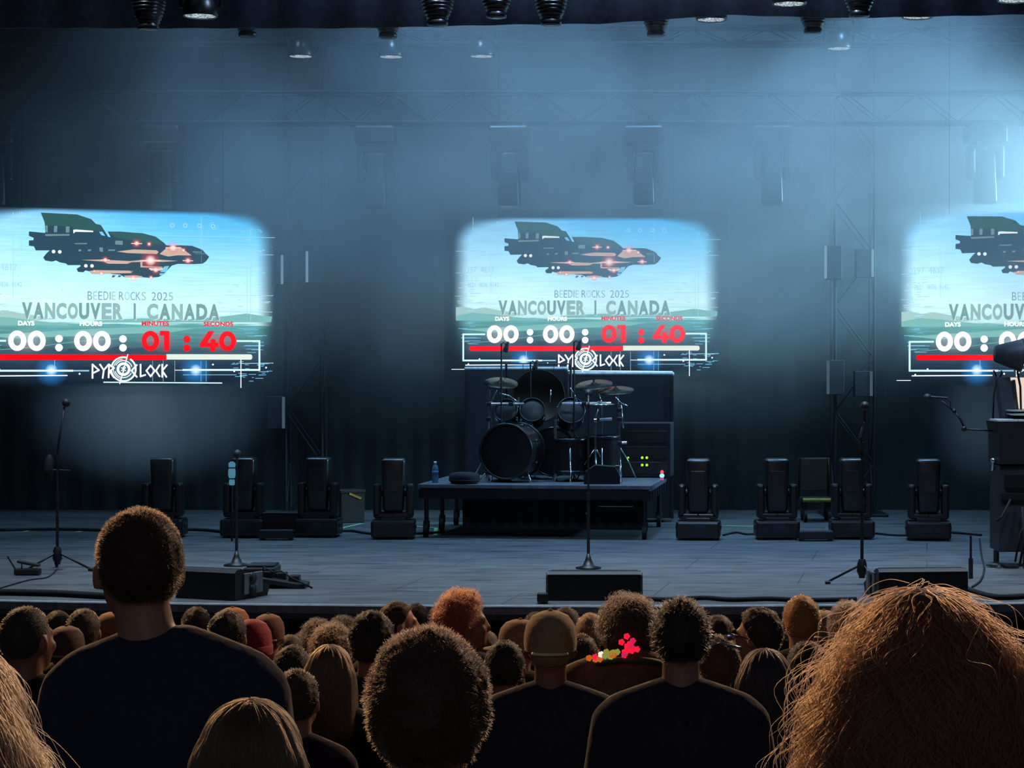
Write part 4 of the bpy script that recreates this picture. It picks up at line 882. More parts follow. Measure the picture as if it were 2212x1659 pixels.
clutter('drumstick_rod', 'thin dark rod leaning by the foot pedal', 'rod', 40, 1243, [('rod', lambda m: m.tube((.0, 0, .01), (-.11, .0, .19), .008), BLACK)])
clutter('low_case', 'low black case between two moving heads behind the wedge monitor', 'case', 606, 1160, [('body', lambda m: m.box((0, .1, .17), (.44, .36, .26), bev=.012), CASE), ('top_rail', lambda m: m.box((0, -.085, .305), (.44, .02, .012)), ALU)])
def strobe(label, px, py):
    clutter('strobe_bar', label, 'strobe', px, py, [('body', lambda m: m.box((0, 0, .07), (.42, .2, .10), bev=.012), PLASTIC), ('face', lambda m: m.box((0, -.06, .122), (.38, .06, .006)), ALU), ('foot', lambda m: m.box((-.17, 0, .01), (.04, .18, .02)), BLACK), ('foot', lambda m: m.box((.17, 0, .01), (.04, .18, .02)), BLACK)])['group'] = 'strobe bars on the deck'
strobe('flat strobe bar under the low black case', 598, 1166); strobe('flat strobe bar in front of the yellow handcart', 1762, 1168)
YEL = mat('yellow_paint', (44, 38, 14), .5); TIMB = mat('dull_wood', (32, 24, 14), .7)
def crate(m): m.box((0, 0, .2), (.34, .34, .4), bev=.01)
clutter('wooden_crate', 'brownish yellow crate glimpsed behind two moving heads', 'crate', 752, 1128, [('body', crate, TIMB), ('lid', lambda m: m.box((0, 0, .42), (.36, .36, .04), bev=.008), TIMB), ('strap', lambda m: m.box((.03, -.175, .36), (.18, .01, .03), rot=Matrix.Rotation(.4, 3, 'Y')), mat('strap_orange', (196, 140, 60), .6))], .5)
clutter('handcart', 'yellow handcart between two moving heads', 'handcart', 1762, 1126, [('deck', lambda m: m.box((0, 0, .30), (.40, .5, .05), bev=.01), YEL), ('bumper', lambda m: m.tube((-.2, -.26, .30), (.2, -.26, .30), .03), mat('yellow_bright', (120, 116, 24), .4)),
    ('back', lambda m: m.box((0, .22, .62), (.36, .03, .44), bev=.01), TIMB), ('handle', lambda m: m.path([(-.2, .24, .3), (-.2, .26, .84), (.2, .26, .84), (.2, .24, .3)], .018), YEL)]
    + [('wheel', (lambda x, y: lambda m: (m.tube((x-.02, y, .09), (x+.02, y, .09), .09, n=18), m.box((x, y, .2), (.04, .06, .16))))(x, y), RUB) for x in (-.16, .16) for y in (-.18, .18)])
TAPE = mat('glow_tape', (150, 210, 140), .6)
for lb, pts in (('green tape line beside the brown crate', [(735, 1142), (782, 1131)]), ('green tape corner between moving head and riser wheel', [(884, 1136), (942, 1141), (940, 1157)]), ('short green tape mark behind the bottle holder microphone', [(52, 1149), (61, 1147)]),
                ('short green tape mark near the navy shirt man head', [(165, 1150), (176, 1148)]), ('green tape line between two moving heads beyond the toy', [(1564, 1136), (1640, 1138)])):
    m = MB(); P = []
    for x, y in pts: Y = 2.04*F/(y-HY); P.append(Vector(((x-HX)*Y/F, Y, FLOOR+.004)))
    for a, b in zip(P[:-1], P[1:]):
        d = (b-a).normalized(); n = Vector((-d.y, d.x, 0))*.025; m.add([a-n, b-n, b+n, a+n], [(0, 1, 2, 3)])
    tag(m.build('tape_mark', TAPE), lb, 'tape', 'tape marks on the deck')
def floor_cable(label, pts, r=.012, mt=RUB):
    P = []
    for x, y in pts: Y = 2.04*F/(y-HY); P.append(((x-HX)*Y/F, Y, FLOOR+r))
    # smooth
    Q = []
    for i in range(len(P)-1):
        p0 = Vector(P[max(i-1, 0)]); p1 = Vector(P[i]); p2 = Vector(P[i+1]); p3 = Vector(P[min(i+2, len(P)-1)])
        for k in range(6):
            u = k/6; Q.append(0.5*((2*p1)+(p2-p0)*u+(2*p0-5*p1+4*p2-p3)*u*u+(3*p1-p0-3*p2+p3)*u**3))
    Q.append(Vector(P[-1])); m = MB(); m.path(Q, r, 8); tag(m.build('cable', mt), label, 'cable', 'cables on the deck')
floor_cable('black cable running behind the moving heads past the navy shirt man', [(0, 1148), (120, 1146), (300, 1150), (420, 1147), (500, 1154)], .02)
floor_cable('black cables snaking between moving head and brown crate', [(735, 1150), (760, 1149), (790, 1154), (830, 1156), (900, 1155), (960, 1152)], .016)
floor_cable('cable looping between the moving heads beyond the toy', [(1562, 1158), (1590, 1152), (1612, 1156), (1640, 1155)], .013)
floor_cable('cable lying behind the gooseneck microphone stand', [(1890, 1154), (1930, 1158), (1975, 1158), (2040, 1152), (2120, 1158)], .014)
floor_cable('thin cable trailing from the bottle holder microphone across the lip', [(122, 1232), (110, 1244), (96, 1250), (60, 1255), (0, 1272)], .007)
floor_cable('cable hanging in a loop by the keyboard rig', [(2116, 1166), (2120, 1200), (2126, 1230), (2118, 1256), (2100, 1270)], .010)
floor_cable('thick cable lying along the lip beside the centre wedge', [(1385, 1297), (1440, 1300), (1520, 1296), (1580, 1300), (1660, 1298), (1740, 1301), (1850, 1299)], .02, CLOTH)
floor_cable('thick cable lying along the lip behind the big wavy auburn hair', [(2090, 1278), (2125, 1290), (2165, 1296), (2230, 1292)], .025, CLOTH)
t = thing('cable_stand', 'short upright post beside the cable loop by the keyboard rig', 'post', T(2097, 1250, 2.04*F/450)); m = MB(); m.tube((0, 0, 0), (0, 0, .42), .012); m.build('post', BLACK, t); m = MB(); m.tube((0, 0, 0), (0, 0, .20), .022); m.build('sleeve', RUB, t)
floor_cable('thick black cable along the lip in front of the foot pedal', [(0, 1286), (60, 1287), (130, 1289), (200, 1293), (260, 1296)], .03, CLOTH)
# small stage monitor clutter on the lip
clutter('small_camera', 'little camera on the lip beside the centre wedge', 'camera', 1172, 1306, [('body', lambda m: m.box((0, .1, .05), (.1, .12, .08), bev=.015), PLASTIC), ('lens', lambda m: m.tube((0, .16, .05), (0, .22, .05), .03, n=16), BLACK)])

# ------------------------------------------------------------------ keyboard rig at the stage side
KY = 21.4; k0 = T(2190, 1214, KY); k0.z = FLOOR
t = thing('keyboard_rig', 'dark keyboard rig with stacked keyboards at the stage edge', 'keyboard stand', k0)
def kl(px, py, dy=0.0): return T(px, py, KY)-k0+Vector((0, dy, 0))
def kbox(m, x0, y0, x1, y1, dy, depth, bev=.01): a = kl(x0, y0); b = kl(x1, y1); m.box(((a.x+b.x)/2, dy, (a.z+b.z)/2), (abs(b.x-a.x), depth, abs(b.z-a.z)), bev=bev)
m = MB(); kbox(m, 2148, 1004, 2290, 1188, .0, .5); m.build('rack_case', CASE, t)
m = MB(); kbox(m, 2152, 1062, 2290, 1076, -.26, .02, .002); kbox(m, 2160, 1022, 2290, 1050, -.26, .02, .002); m.build('rack_panel', PLASTIC, t)
m = MB(); a = kl(2141, 909); b = kl(2146, 935); c1 = kl(2147, 1000); e = kl(2290, 1000); f = kl(2290, 909)
m.prism([(a.x, a.z), (b.x, b.z), (c1.x, c1.z), (e.x, e.z), (f.x, f.z)], Matrix.Translation((0, .28, 0)) @ Matrix.Rotation(PI/2, 4, 'X'), .55); m.build('keyboard', BLACK, t)
m = MB(); kbox(m, 2144, 905, 2188, 911, -.05, .40, .002); kbox(m, 2190, 905, 2285, 911, -.05, .40, .002); m.build('white_keys', mat('ivory_keys', (190, 196, 204), .35), t)
m = MB(); kbox(m, 2186, 893, 2290, 897, .1, .5, .002); kbox(m, 2184, 886, 2290, 889, .18, .5, .002); m.build('upper_keyboard', mat('keyboard_rim', (150, 160, 150), .4), t)
m = MB(); kbox(m, 2190, 889, 2290, 930, .32, .3); m.build('upper_body', mat('keyboard_dark_green', (40, 50, 48), .5), t)
m = MB(); kbox(m, 2203, 922, 2240, 938, -.3, .02, .004); m.build('name_plate', mat('pale_plate', (140, 160, 150), .5), t)
for px in (2152, 2216):
    m = MB(); m.tube(kl(px, 1188), Vector((kl(px, 1188).x, 0, 0.0)), .03, n=12); m.build('leg', DKSTEEL, t)
m = MB(); m.ell(kl(2142, 994, -.1), (.035, .035, .03), 2); m.tube(kl(2142, 994, -.1), kl(2142, 1015, -.05), .02); m.ell(kl(2212, 1008, -.3), (.03, .03, .03), 2); m.build('knob', CHROME, t)
m = MB(); m.path([kl(2170, 1075, -.3), kl(2150, 1110, -.35), kl(2138, 1120, -.36)], .012); m.path([kl(2212, 1100, -.3), kl(2190, 1150, -.3), kl(2180, 1208, -.3)], .012); m.path([kl(2195, 1090, -.3), kl(2200, 1160, -.3), kl(2190, 1212, -.3)], .014); m.build('cable', RUB, t)
t2 = thing('keyboard_pedal', 'sustain pedals on deck under the keyboard rig', 'pedal', T(2140, 1212, 21.4)-Vector((0, .3, 0))); t2.location.z = FLOOR
m = MB(); m.box((0, 0, .025), (.12, .22, .04), rot=Matrix.Rotation(.4, 3, 'Z'), bev=.008); m.build('footplate', CHROME, t2); m = MB(); m.box((.13, -.1, .02), (.14, .09, .03), bev=.006); m.box((.32, -.14, .02), (.14, .09, .03), bev=.006); m.build('footswitch', DKSTEEL, t2)
# boom microphone reaching over from the rig
mk = kl(2143, 930)+k0; t3 = thing('boom_microphone', 'boom microphone reaching out sideways from the keyboard rig', 'microphone', mk); q = lambda x, y: T(x, y, KY)-mk
m = MB(); m.path([(0, 0, 0), q(2120, 929), q(2084, 927)], .010); m.path([q(2084, 927), q(2074, 905), q(2062, 890)], .011); m.path([q(2062, 890), q(2048, 878), q(2034, 866)], .010); m.ell(q(2082, 926), (.03, .03, .03), 2); m.ell(q(2061, 888), (.024, .024, .024), 2); m.build('boom_arm', BLACK, t3)
m = MB(); m.tube(q(2010, 858), q(2046, 860), .016, .012, n=12); mb = m.build('microphone', MICB, t3); m = MB(); m.ell(q(2003, 858), (.042, .038, .038), 3); m.build('grille', MESH_M, mb)
m = MB(); m.path([q(2046, 860), q(2053, 868), q(2054, 880)], .005); m.build('cable', RUB, t3)
# lamp hood, laptop tower
lp = T(2195, 905, KY+.3); t4 = thing('clip_lamp', 'dark tapered lamp hood above the keyboard rig', 'lamp', lp); q = lambda x, y: T(x, y, KY+.3)-lp
m = MB(); M = Matrix.Translation(q(2181, 766)) @ Matrix.Rotation(math.radians(94), 4, 'Y')
m.lathe([(.05, -.15), (.09, -.15), (.17, .10), (.185, .125), (.17, .125), (.08, -.13)], 24, M, caps=False); m.lathe([(0, -.16), (.08, -.16), (.088, -.14)], 24, M, caps=False); m.build('hood', mat('lamp_hood', (46, 50, 58), .5), t4)
m = MB(); m.path([q(2200, 785), q(2198, 805), q(2204, 835), q(2206, 905)], .012); m.build('arm', BLACK, t4)
lt = T(2178, 905, KY+.35); t5 = thing('rack_speaker', 'narrow dark cabinet leaning behind the keyboards', 'speaker', lt); q = lambda x, y: T(x, y, KY+.35)-lt
a, b, c1, e = q(2152, 815), q(2179, 815), q(2192, 905), q(2164, 905)
m = MB(); m.prism([(p.x, p.z) for p in (a, b, c1, e)], Matrix.Translation((0, .12, 0)) @ Matrix.Rotation(PI/2, 4, 'X'), .2); m.build('cabinet', mat('speaker_grey', (48, 54, 64), .6), t5)
m = MB(); a, b, c1, e = q(2181, 825), q(2194, 820), q(2204, 905), q(2194, 905); m.prism([(p.x, p.z) for p in (a, b, c1, e)], Matrix.Translation((0, .14, 0)) @ Matrix.Rotation(PI/2, 4, 'X'), .12); m.build('side_rail', mat('rail_grey', (120, 120, 116), .5), t5)
m = MB(); kx = q(2212, 850); m.box(kx+Vector((0, .30, 0)), (.25, .02, .36), bev=.006); sb = m.build('display_case', BLACK, t5)
m = MB(); m.box(kx+Vector((0, .287, 0)), (.23, .004, .34)); m.build('display_picture', glow('lit_page', (236, 214, 200), 1.0), sb)
m = MB(); m.path([q(2152, 814), q(2149, 805), q(2146, 800)], .009); m.path([q(2160, 815), q(2164, 806), q(2163, 800)], .009); m.path([q(2153, 818), q(2147, 850), q(2145, 905)], .010); m.build('cable', RUB, t5)
# key, px, pytop, Y, style, hair sRGB, shirt sRGB, yaw(+ = turned to picture left), build, label
PEOPLE = [
('A',303,1100,4.5,'short',(52,38,28),(48,52,72),28,1.04,'tall broad man in navy shirt standing head and shoulders above the crowd'),
('B',925,1358,2.9,'fluffy',(58,44,34),(56,56,66),0,1.0,'person with thick round cropped hair whose large head fills the middle front'),
('C',545,1508,3.35,'longsleek',(64,50,36),(40,38,44),5,.9,'long sleek haired person low in front of the broad navy shirt man'),
('D',1985,1262,2.2,'wavy',(88,54,35),(28,26,36),0,.92,'person with big wavy auburn hair, the largest figure in the crowd'),
('E',-125,1385,2.2,'wavylong',(120,84,58),(96,84,66),-10,.9,'long brown haired person cut off by the picture edge beside the navy shirt man'),
('G',641,1446,6.6,'short',(70,54,42),(52,34,48),-8,.95,'cropped haired person in dark plum top just behind the long sleek haired person'),
('H',58,1312,6.9,'buzz',(58,50,44),(36,33,30),-22,1.0,'shaven headed man turning so his ear and cheek catch the light'),
('I',144,1352,9.6,'capback',(82,52,40),(70,55,36),0,.95,'person in reddish brown cap between two bare headed men near the navy shirt man'),
('J',181,1315,10.4,'short',(64,54,44),(70,40,36),-6,1.0,'narrow headed man with long bare neck beside the cap wearer'),
('K',125,1319,12.4,'short',(44,36,30),(30,30,34),0,1.0,'dark haired man by the stage seen between shaven headed man and narrow headed man'),
('L',243,1322,11.6,'cap',(150,100,60),(60,44,34),75,.95,'person in tan cap facing sideways against the navy shirt man'),
('P',424,1311,12.3,'short',(36,32,30),(26,26,30),0,1.0,'dark haired head by the stage beside the navy shirt man and under the wedge monitor'),
('M',492,1318,9.0,'short',(52,44,36),(38,26,28),-12,1.0,'dark haired man with lit neck in front of the red beanie'),
('M2',503,1312,10.6,'cap',(170,104,52),(40,34,30),0,.95,'person in orange brown cap peeking over the lit neck man'),
('N',546,1333,9.95,'beanie',(158,34,46),(80,36,34),-15,.95,'person in bright red beanie'),
('O',580,1326,11.2,'capback',(110,74,56),(34,28,30),0,1.0,'person in pale topped cap right behind the red beanie'),
('Q',632,1394,8.2,'short',(44,36,30),(60,34,28),0,.95,'dark rounded head directly behind the plum top person'),
('R',626,1372,11.6,'buzz',(74,66,56),(34,32,32),0,.95,'grey cropped head behind the dark rounded head, nearer the red beanie'),
('R2',652,1366,13.0,'buzz',(70,64,58),(36,32,32),0,.95,'grey cropped head by the pit behind another grey cropped head'),
('S',713,1392,7.6,'longsleek',(88,68,44),(32,28,30),0,.9,'person with straight light brown bob in front of the curly rimmed head'),
('T',717,1351,9.4,'curly',(62,48,36),(38,30,30),-10,.95,'curly haired person standing behind the light brown bob'),
('U',688,1340,12.0,'curly',(50,40,34),(28,26,28),0,.95,'dark curly head behind and beside the other curly haired person'),
('U2',742,1334,12.6,'curly',(46,38,32),(28,26,28),0,.95,'dark messy head by the pit behind the two curly heads'),
('V',803,1319,8.0,'fluffy',(38,32,28),(46,46,56),-5,1.0,'dark bushy haired person with broad shoulder beside the light brown bob'),
('W',860,1300,10.9,'short',(64,44,32),(38,30,28),-78,1.0,'man in profile whose lit nose and brow face the wedge monitor'),
('W2',899,1304,12.9,'short',(34,30,28),(26,24,26),0,1.0,'dark head by the pit just past the profile of the lit nose man'),
('X',1000,1277,9.0,'curly',(150,72,44),(46,34,32),-68,1.05,'red haired man in profile standing taller than those beside him'),
('Y1',1049,1362,12.1,'short',(112,94,72),(36,32,30),0,.95,'fair haired head low behind the red haired man'),
('Z',1090,1384,7.9,'short',(36,32,32),(22,22,28),0,.92,'short dark person between round cropped head and the backward looking cap pair'),
('AA',1121,1338,9.45,'cap',(148,122,84),(50,42,36),70,.95,'person in beige cap with its brim pointing sideways'),
('BB',1189,1319,6.9,'capback',(168,138,92),(48,48,60),0,1.05,'dark clad man wearing a tan cap beside the beige brimmed cap'),
('CC',1222,1312,11.5,'short',(44,38,36),(28,26,28),0,1.0,'dark haired head right behind the tan cap'),
('CC2',1158,1322,12.6,'short',(56,46,40),(30,28,28),0,1.0,'dark head by the pit on the far side of the tan cap'),
('DD',1275,1325,11.0,'short',(150,122,86),(30,28,30),0,1.0,'blond haired head between tan cap and curly flower garland wearer'),
('EE',1254,1370,8.95,'short',(70,48,38),(40,30,30),0,.9,'short person with shiny hair clip under the blond head'),
('FF',1357,1293,7.4,'curly',(50,42,36),(112,88,66),12,1.05,'curly haired person in tan shirt wearing a glowing flower garland'),
('GG',1470,1287,6.1,'messy',(46,40,34),(48,49,62),0,1.08,'tall man with tousled dark hair and dark shirt beside the garland wearer'),
('HH',1391,1338,8.45,'short',(52,44,38),(26,24,28),0,1.0,'head tucked between garland wearer and tousled haired man'),
('II',1551,1329,10.2,'short',(50,42,36),(28,26,28),0,1.0,'short dark haired head behind the sunglasses on hair person'),
('JJ',1551,1372,7.9,'fluffy',(84,62,48),(32,28,30),0,.9,'brown haired person with shiny sunglasses pushed up on the head'),
('KK',1637,1312,9.0,'fluffy',(58,46,40),(30,27,28),55,1.0,'person in glasses turning sideways near the blond cropped man'),
('LL',1651,1400,6.65,'longsleek',(40,34,32),(20,20,26),0,1.0,'person with sleek black shoulder length hair below the glasses wearer'),
('MM',1731,1287,9.4,'short',(166,118,58),(34,30,30),0,1.0,'blond cropped man with both ears showing'),
('NN',1779,1318,11.2,'capback',(150,130,100),(30,28,28),0,1.0,'person whose backward cap shows a pale strap beside blond cropped man'),
('OO',1744,1386,7.4,'short',(40,35,32),(26,24,28),0,.95,'dark haired head in front of the blond cropped man'),
('PP',1834,1303,10.4,'curly',(84,66,56),(32,28,28),0,1.0,'grey brown curly head next to the big wavy auburn hair'),
('QQ',1683,1350,11.9,'short',(48,42,38),(28,26,28),0,.95,'head glimpsed between the glasses wearer and blond cropped man'),
]
# ------------------------------------------------------------------ people
SKIN = {'light': mat('skin', (176, 128, 104), .5, 0, .4, .08), 'tan': mat('skin_tan', (150, 104, 80), .5, 0, .4, .08)}
def temp(me):
    o = bpy.data.objects.new('tmp', me); COL.objects.link(o); return o
def remesh(mb, voxel, it=3):
    o = temp(mb.mesh('tmp')); r = o.modifiers.new('r', 'REMESH'); r.mode = 'VOXEL'; r.voxel_size = voxel; r.use_smooth_shade = True
    s = o.modifiers.new('s', 'SMOOTH'); s.factor = .5; s.iterations = it
    dg = bpy.context.evaluated_depsgraph_get(); me = bpy.data.meshes.new_from_object(o.evaluated_get(dg)); old = o.data
    bpy.data.objects.remove(o); bpy.data.meshes.remove(old); return me
def cap(m, p0, p1, r0, r1):
    """tapered capsule"""
    p0, p1 = Vector(p0), Vector(p1); m.tube(p0, p1, r0, r1, 14); m.ell(p0, (r0,)*3, 2); m.ell(p1, (r1,)*3, 2)
HC = Vector((0, -.005, 1.645)); HP = Vector((0, -.005, 1.52))       # head centre and neck pivot
def headrot(yaw, hx=0.0, hz=0.0): return Matrix.Translation(HP+Vector((hx, -hz*.7, hz))) @ Matrix.Rotation(yaw, 4, 'Z') @ Matrix.Translation(-HP)
def torso(m, g, b):
    cap(m, (-.155*b, -.01, 1.405), (.155*b, -.01, 1.405), .070+g, .070+g)
    for s in (-1, 1): cap(m, (s*.035, -.018, 1.475), (s*.155*b, -.012, 1.42), .048+g, .055+g)
    m.ell((0, 0, 1.27), (.178*b+g, .112+g, .20+g), 3); m.ell((0, 0, 1.08), (.150*b+g, .105+g, .20+g), 3); m.ell((0, -.005, .93), (.168*b+g, .118+g, .14+g), 3)
def upper_arm(m, s, g, b, sleeve=False):
    p0, p1 = Vector((s*.185*b, -.01, 1.395)), Vector((s*.235*b, -.025, 1.12))
    cap(m, p0, p0.lerp(p1, .72) if sleeve else p1, .055+g, (.046 if sleeve else .042)+g)
def body_mesh(yaw, b, hx=0.0, hz=0.0):
    m = MB(); torso(m, 0, b); cap(m, (hx*.3, -.02, 1.42), (hx, -.008-hz*.7, 1.60+hz), .060, .056)
    for s in (-1, 1):
        upper_arm(m, s, 0, b); e = Vector((s*.235*b, -.025, 1.12)); wr = Vector((s*.225*b, .07, .89)); cap(m, e, wr, .042, .027)
        d = (wr-e).normalized(); pc = wr+d*.05; m.ell(pc, (.018, .038, .048), 2, Matrix.Rotation(-.35, 3, 'X'))
        for k, L in enumerate((.062, .072, .066, .05)):
            r0 = pc+d*.035+Vector((0, .028-.019*k, .004*k)); mid = r0+d*L*.55; cap(m, r0, mid, .0095, .009); cap(m, mid, mid+Vector((-s*.012, .012, -L*.42)), .009, .008)
        th = pc+Vector((-s*.004, .036, .02)); cap(m, th, th+Vector((-s*.012, .022, -.03)), .011, .0095); cap(m, th+Vector((-s*.012, .022, -.03)), th+Vector((-s*.018, .028, -.06)), .0095, .0085)
        cap(m, (s*.09, 0, .90), (s*.098, .012, .49), .088, .056); cap(m, (s*.098, .012, .49), (s*.10, -.015, .09), .056, .036); m.ell((s*.099, -.035, .36), (.045, .05, .11), 2)
        cap(m, (s*.10, -.03, .045), (s*.108, .15, .03), .042, .030)
    h = MB()
    h.ell((0, -.012, 1.655), (.077, .096, .098), 3); h.ell((0, .035, 1.61), (.064, .066, .085), 3); h.ell((0, .055, 1.565), (.045, .045, .036), 3)
    h.ell((0, .075, 1.665), (.05, .022, .016), 2); cap(h, (0, .092, 1.655), (0, .112, 1.618), .009, .014); h.ell((0, .098, 1.612), (.018, .012, .010), 2)
    h.ell((0, .094, 1.590), (.022, .010, .006), 2); h.ell((0, .092, 1.580), (.020, .011, .007), 2); h.ell((0, .088, 1.552), (.020, .016, .015), 2)
    for s in (-1, 1): h.ell((s*.033, .082, 1.650), (.013, .011, .010), 2); h.ell((s*.045, .07, 1.615), (.022, .02, .022), 2); h.ell((s*.082, -.008, 1.630), (.012, .020, .034), 2, Matrix.Rotation(s*.35, 3, 'Z'))
    M = headrot(yaw, hx, hz); o = len(m.v); m.add([M @ Vector(v) for v in h.v], h.f, 0, True)
    return remesh(m, .0105, 2)
def shirt_mesh(b):
    m = MB(); torso(m, .013, b); cap(m, (-.04, -.034, 1.462), (.04, -.034, 1.462), .060, .060)
    for s in (-1, 1): upper_arm(m, s, .014, b, True)
    return remesh(m, .014, 5)
def trouser_mesh(b):
    m = MB(); m.ell((0, -.005, .93), (.178*b, .128, .13), 3)
    for s in (-1, 1): cap(m, (s*.09, 0, .90), (s*.098, .012, .49), .098, .068); cap(m, (s*.098, .012, .49), (s*.10, -.012, .10), .068, .056)
    return remesh(m, .016, 4)
def smooth(a, b, x): t = min(1, max(0, (x-a)/(b-a))); return t*t*(3-2*t)
def short_hair(th, rough, seed, bald=False):
    """closed cap of hair following the hairline; th thickness, rough lumpiness"""
    bm = bmesh.new(); bmesh.ops.create_icosphere(bm, subdivisions=5, radius=1)
    for v in bm.verts:
        d = v.co.normalized(); p = Vector((d.x*.077, d.y*.096, d.z*.098)); y, z = p.y, p.z
        hl = -.078 if y < -.04 else (-.078+(y+.04)/.05*.063 if y < .01 else (-.015+(y-.01)/.05*.075 if y < .06 else .06))
        k = smooth(hl-.012, hl+.016, z)
        nz = noise.noise(d*3.2+Vector((seed, 0, 0)))*rough+noise.noise(d*8+Vector((seed, 3, 0)))*rough*.55
        g = th*(.75+.35*max(0, d.z))+nz
        v.co = HC+Vector((0, -.007, .01))+Vector((d.x*(.077+g), d.y*(.096+g), d.z*(.098+g)))*k+p*.82*(1-k)
    m = MB(); m.bm(bm, 0, True); return m.mesh('hair')
def long_hair(kind, seed):
    m = MB(); c = HC+Vector((0, -.02, .008))
    if kind == 'longsleek':
        m.ell(c, (.094, .100, .112), 3)
        for s in (-1, 1): cap(m, (s*.045, -.05, 1.64), (s*.06, -.075, 1.42), .062, .05); cap(m, (s*.072, -.01, 1.62), (s*.085, -.015, 1.44), .036, .032)
        cap(m, (0, -.06, 1.63), (0, -.095, 1.40), .07, .05)
    elif kind == 'wavy':
        m.ell(c+Vector((0, 0, -.012)), (.085, .104, .122), 3)
        for s in (-1, 1): cap(m, (s*.05, -.05, 1.64), (s*.072, -.07, 1.33), .066, .06); cap(m, (s*.074, -.01, 1.61), (s*.100, -.02, 1.36), .042, .046)
        cap(m, (0, -.07, 1.62), (0, -.11, 1.30), .08, .07)
    else:
        m.ell(c, (.098, .108, .118), 3)
        for s in (-1, 1): cap(m, (s*.05, -.05, 1.64), (s*.09, -.09, 1.28), .07, .06); cap(m, (s*.085, 0, 1.60), (s*.135, .0, 1.30), .045, .05)
        cap(m, (0, -.06, 1.62), (0, -.11, 1.24), .08, .06)
    me = remesh(m, .012, 4)
    if kind != 'longsleek':
        for v in me.vertices:
            n = noise.noise(v.co*9+Vector((seed, 0, 0)))*.014*min(1, (1.80-v.co.z)/.12); v.co += Vector((v.co.x, v.co.y+.02, 0)).normalized()*n
    else:
        for v in me.vertices:
            a = math.atan2(v.co.x, -v.co.y); v.co += Vector((v.co.x, v.co.y+.02, 0))*.02*math.sin(a*22+seed)
    return me
def hairmat(c):
    k = ('hair', c)
    if k in MC: return MC[k]
    m = bpy.data.materials.new('hair_strand'); m.use_nodes = True; nt = m.node_tree; N = nt.nodes; N.clear()
    h = N.new('ShaderNodeBsdfHairPrincipled'); h.parametrization = 'COLOR'; h.inputs['Color'].default_value = (*[min(1, x*1.15) for x in lin(c)], 1); h.inputs['Roughness'].default_value = .38; h.inputs['Radial Roughness'].default_value = .4
    o = N.new('ShaderNodeOutputMaterial'); nt.links.new(h.outputs[0], o.inputs[0]); MC[k] = m; return m
def sample_surface(me, n, zmin, rng):
    nv = len(me.vertices); co_ = np.empty(nv*3, np.float32); me.vertices.foreach_get('co', co_); co_ = co_.reshape(-1, 3)
    me.calc_loop_triangles(); tr = np.empty(len(me.loop_triangles)*3, np.int32); me.loop_triangles.foreach_get('vertices', tr); tr = tr.reshape(-1, 3)
    A, B, C = co_[tr[:, 0]], co_[tr[:, 1]], co_[tr[:, 2]]; cr = np.cross(B-A, C-A); ar = np.linalg.norm(cr, axis=1)
    cen = (A+B+C)/3; ok = cen[:, 2] > zmin; pr = ar*ok; pr = pr/pr.sum()
    i = rng.choice(len(tr), n, p=pr); u = rng.random((n, 2)); f = u.sum(1) > 1; u[f] = 1-u[f]
    P = A[i]+(B[i]-A[i])*u[:, :1]+(C[i]-A[i])*u[:, 1:]; Nn = cr[i]/np.maximum(ar[i], 1e-9)[:, None]
    out = P-np.array([HC.x, HC.y-.02, 1.6]); out[:, 2] *= .5; s = np.sign((Nn*out).sum(1)); s[s == 0] = 1
    return P, Nn*s[:, None]
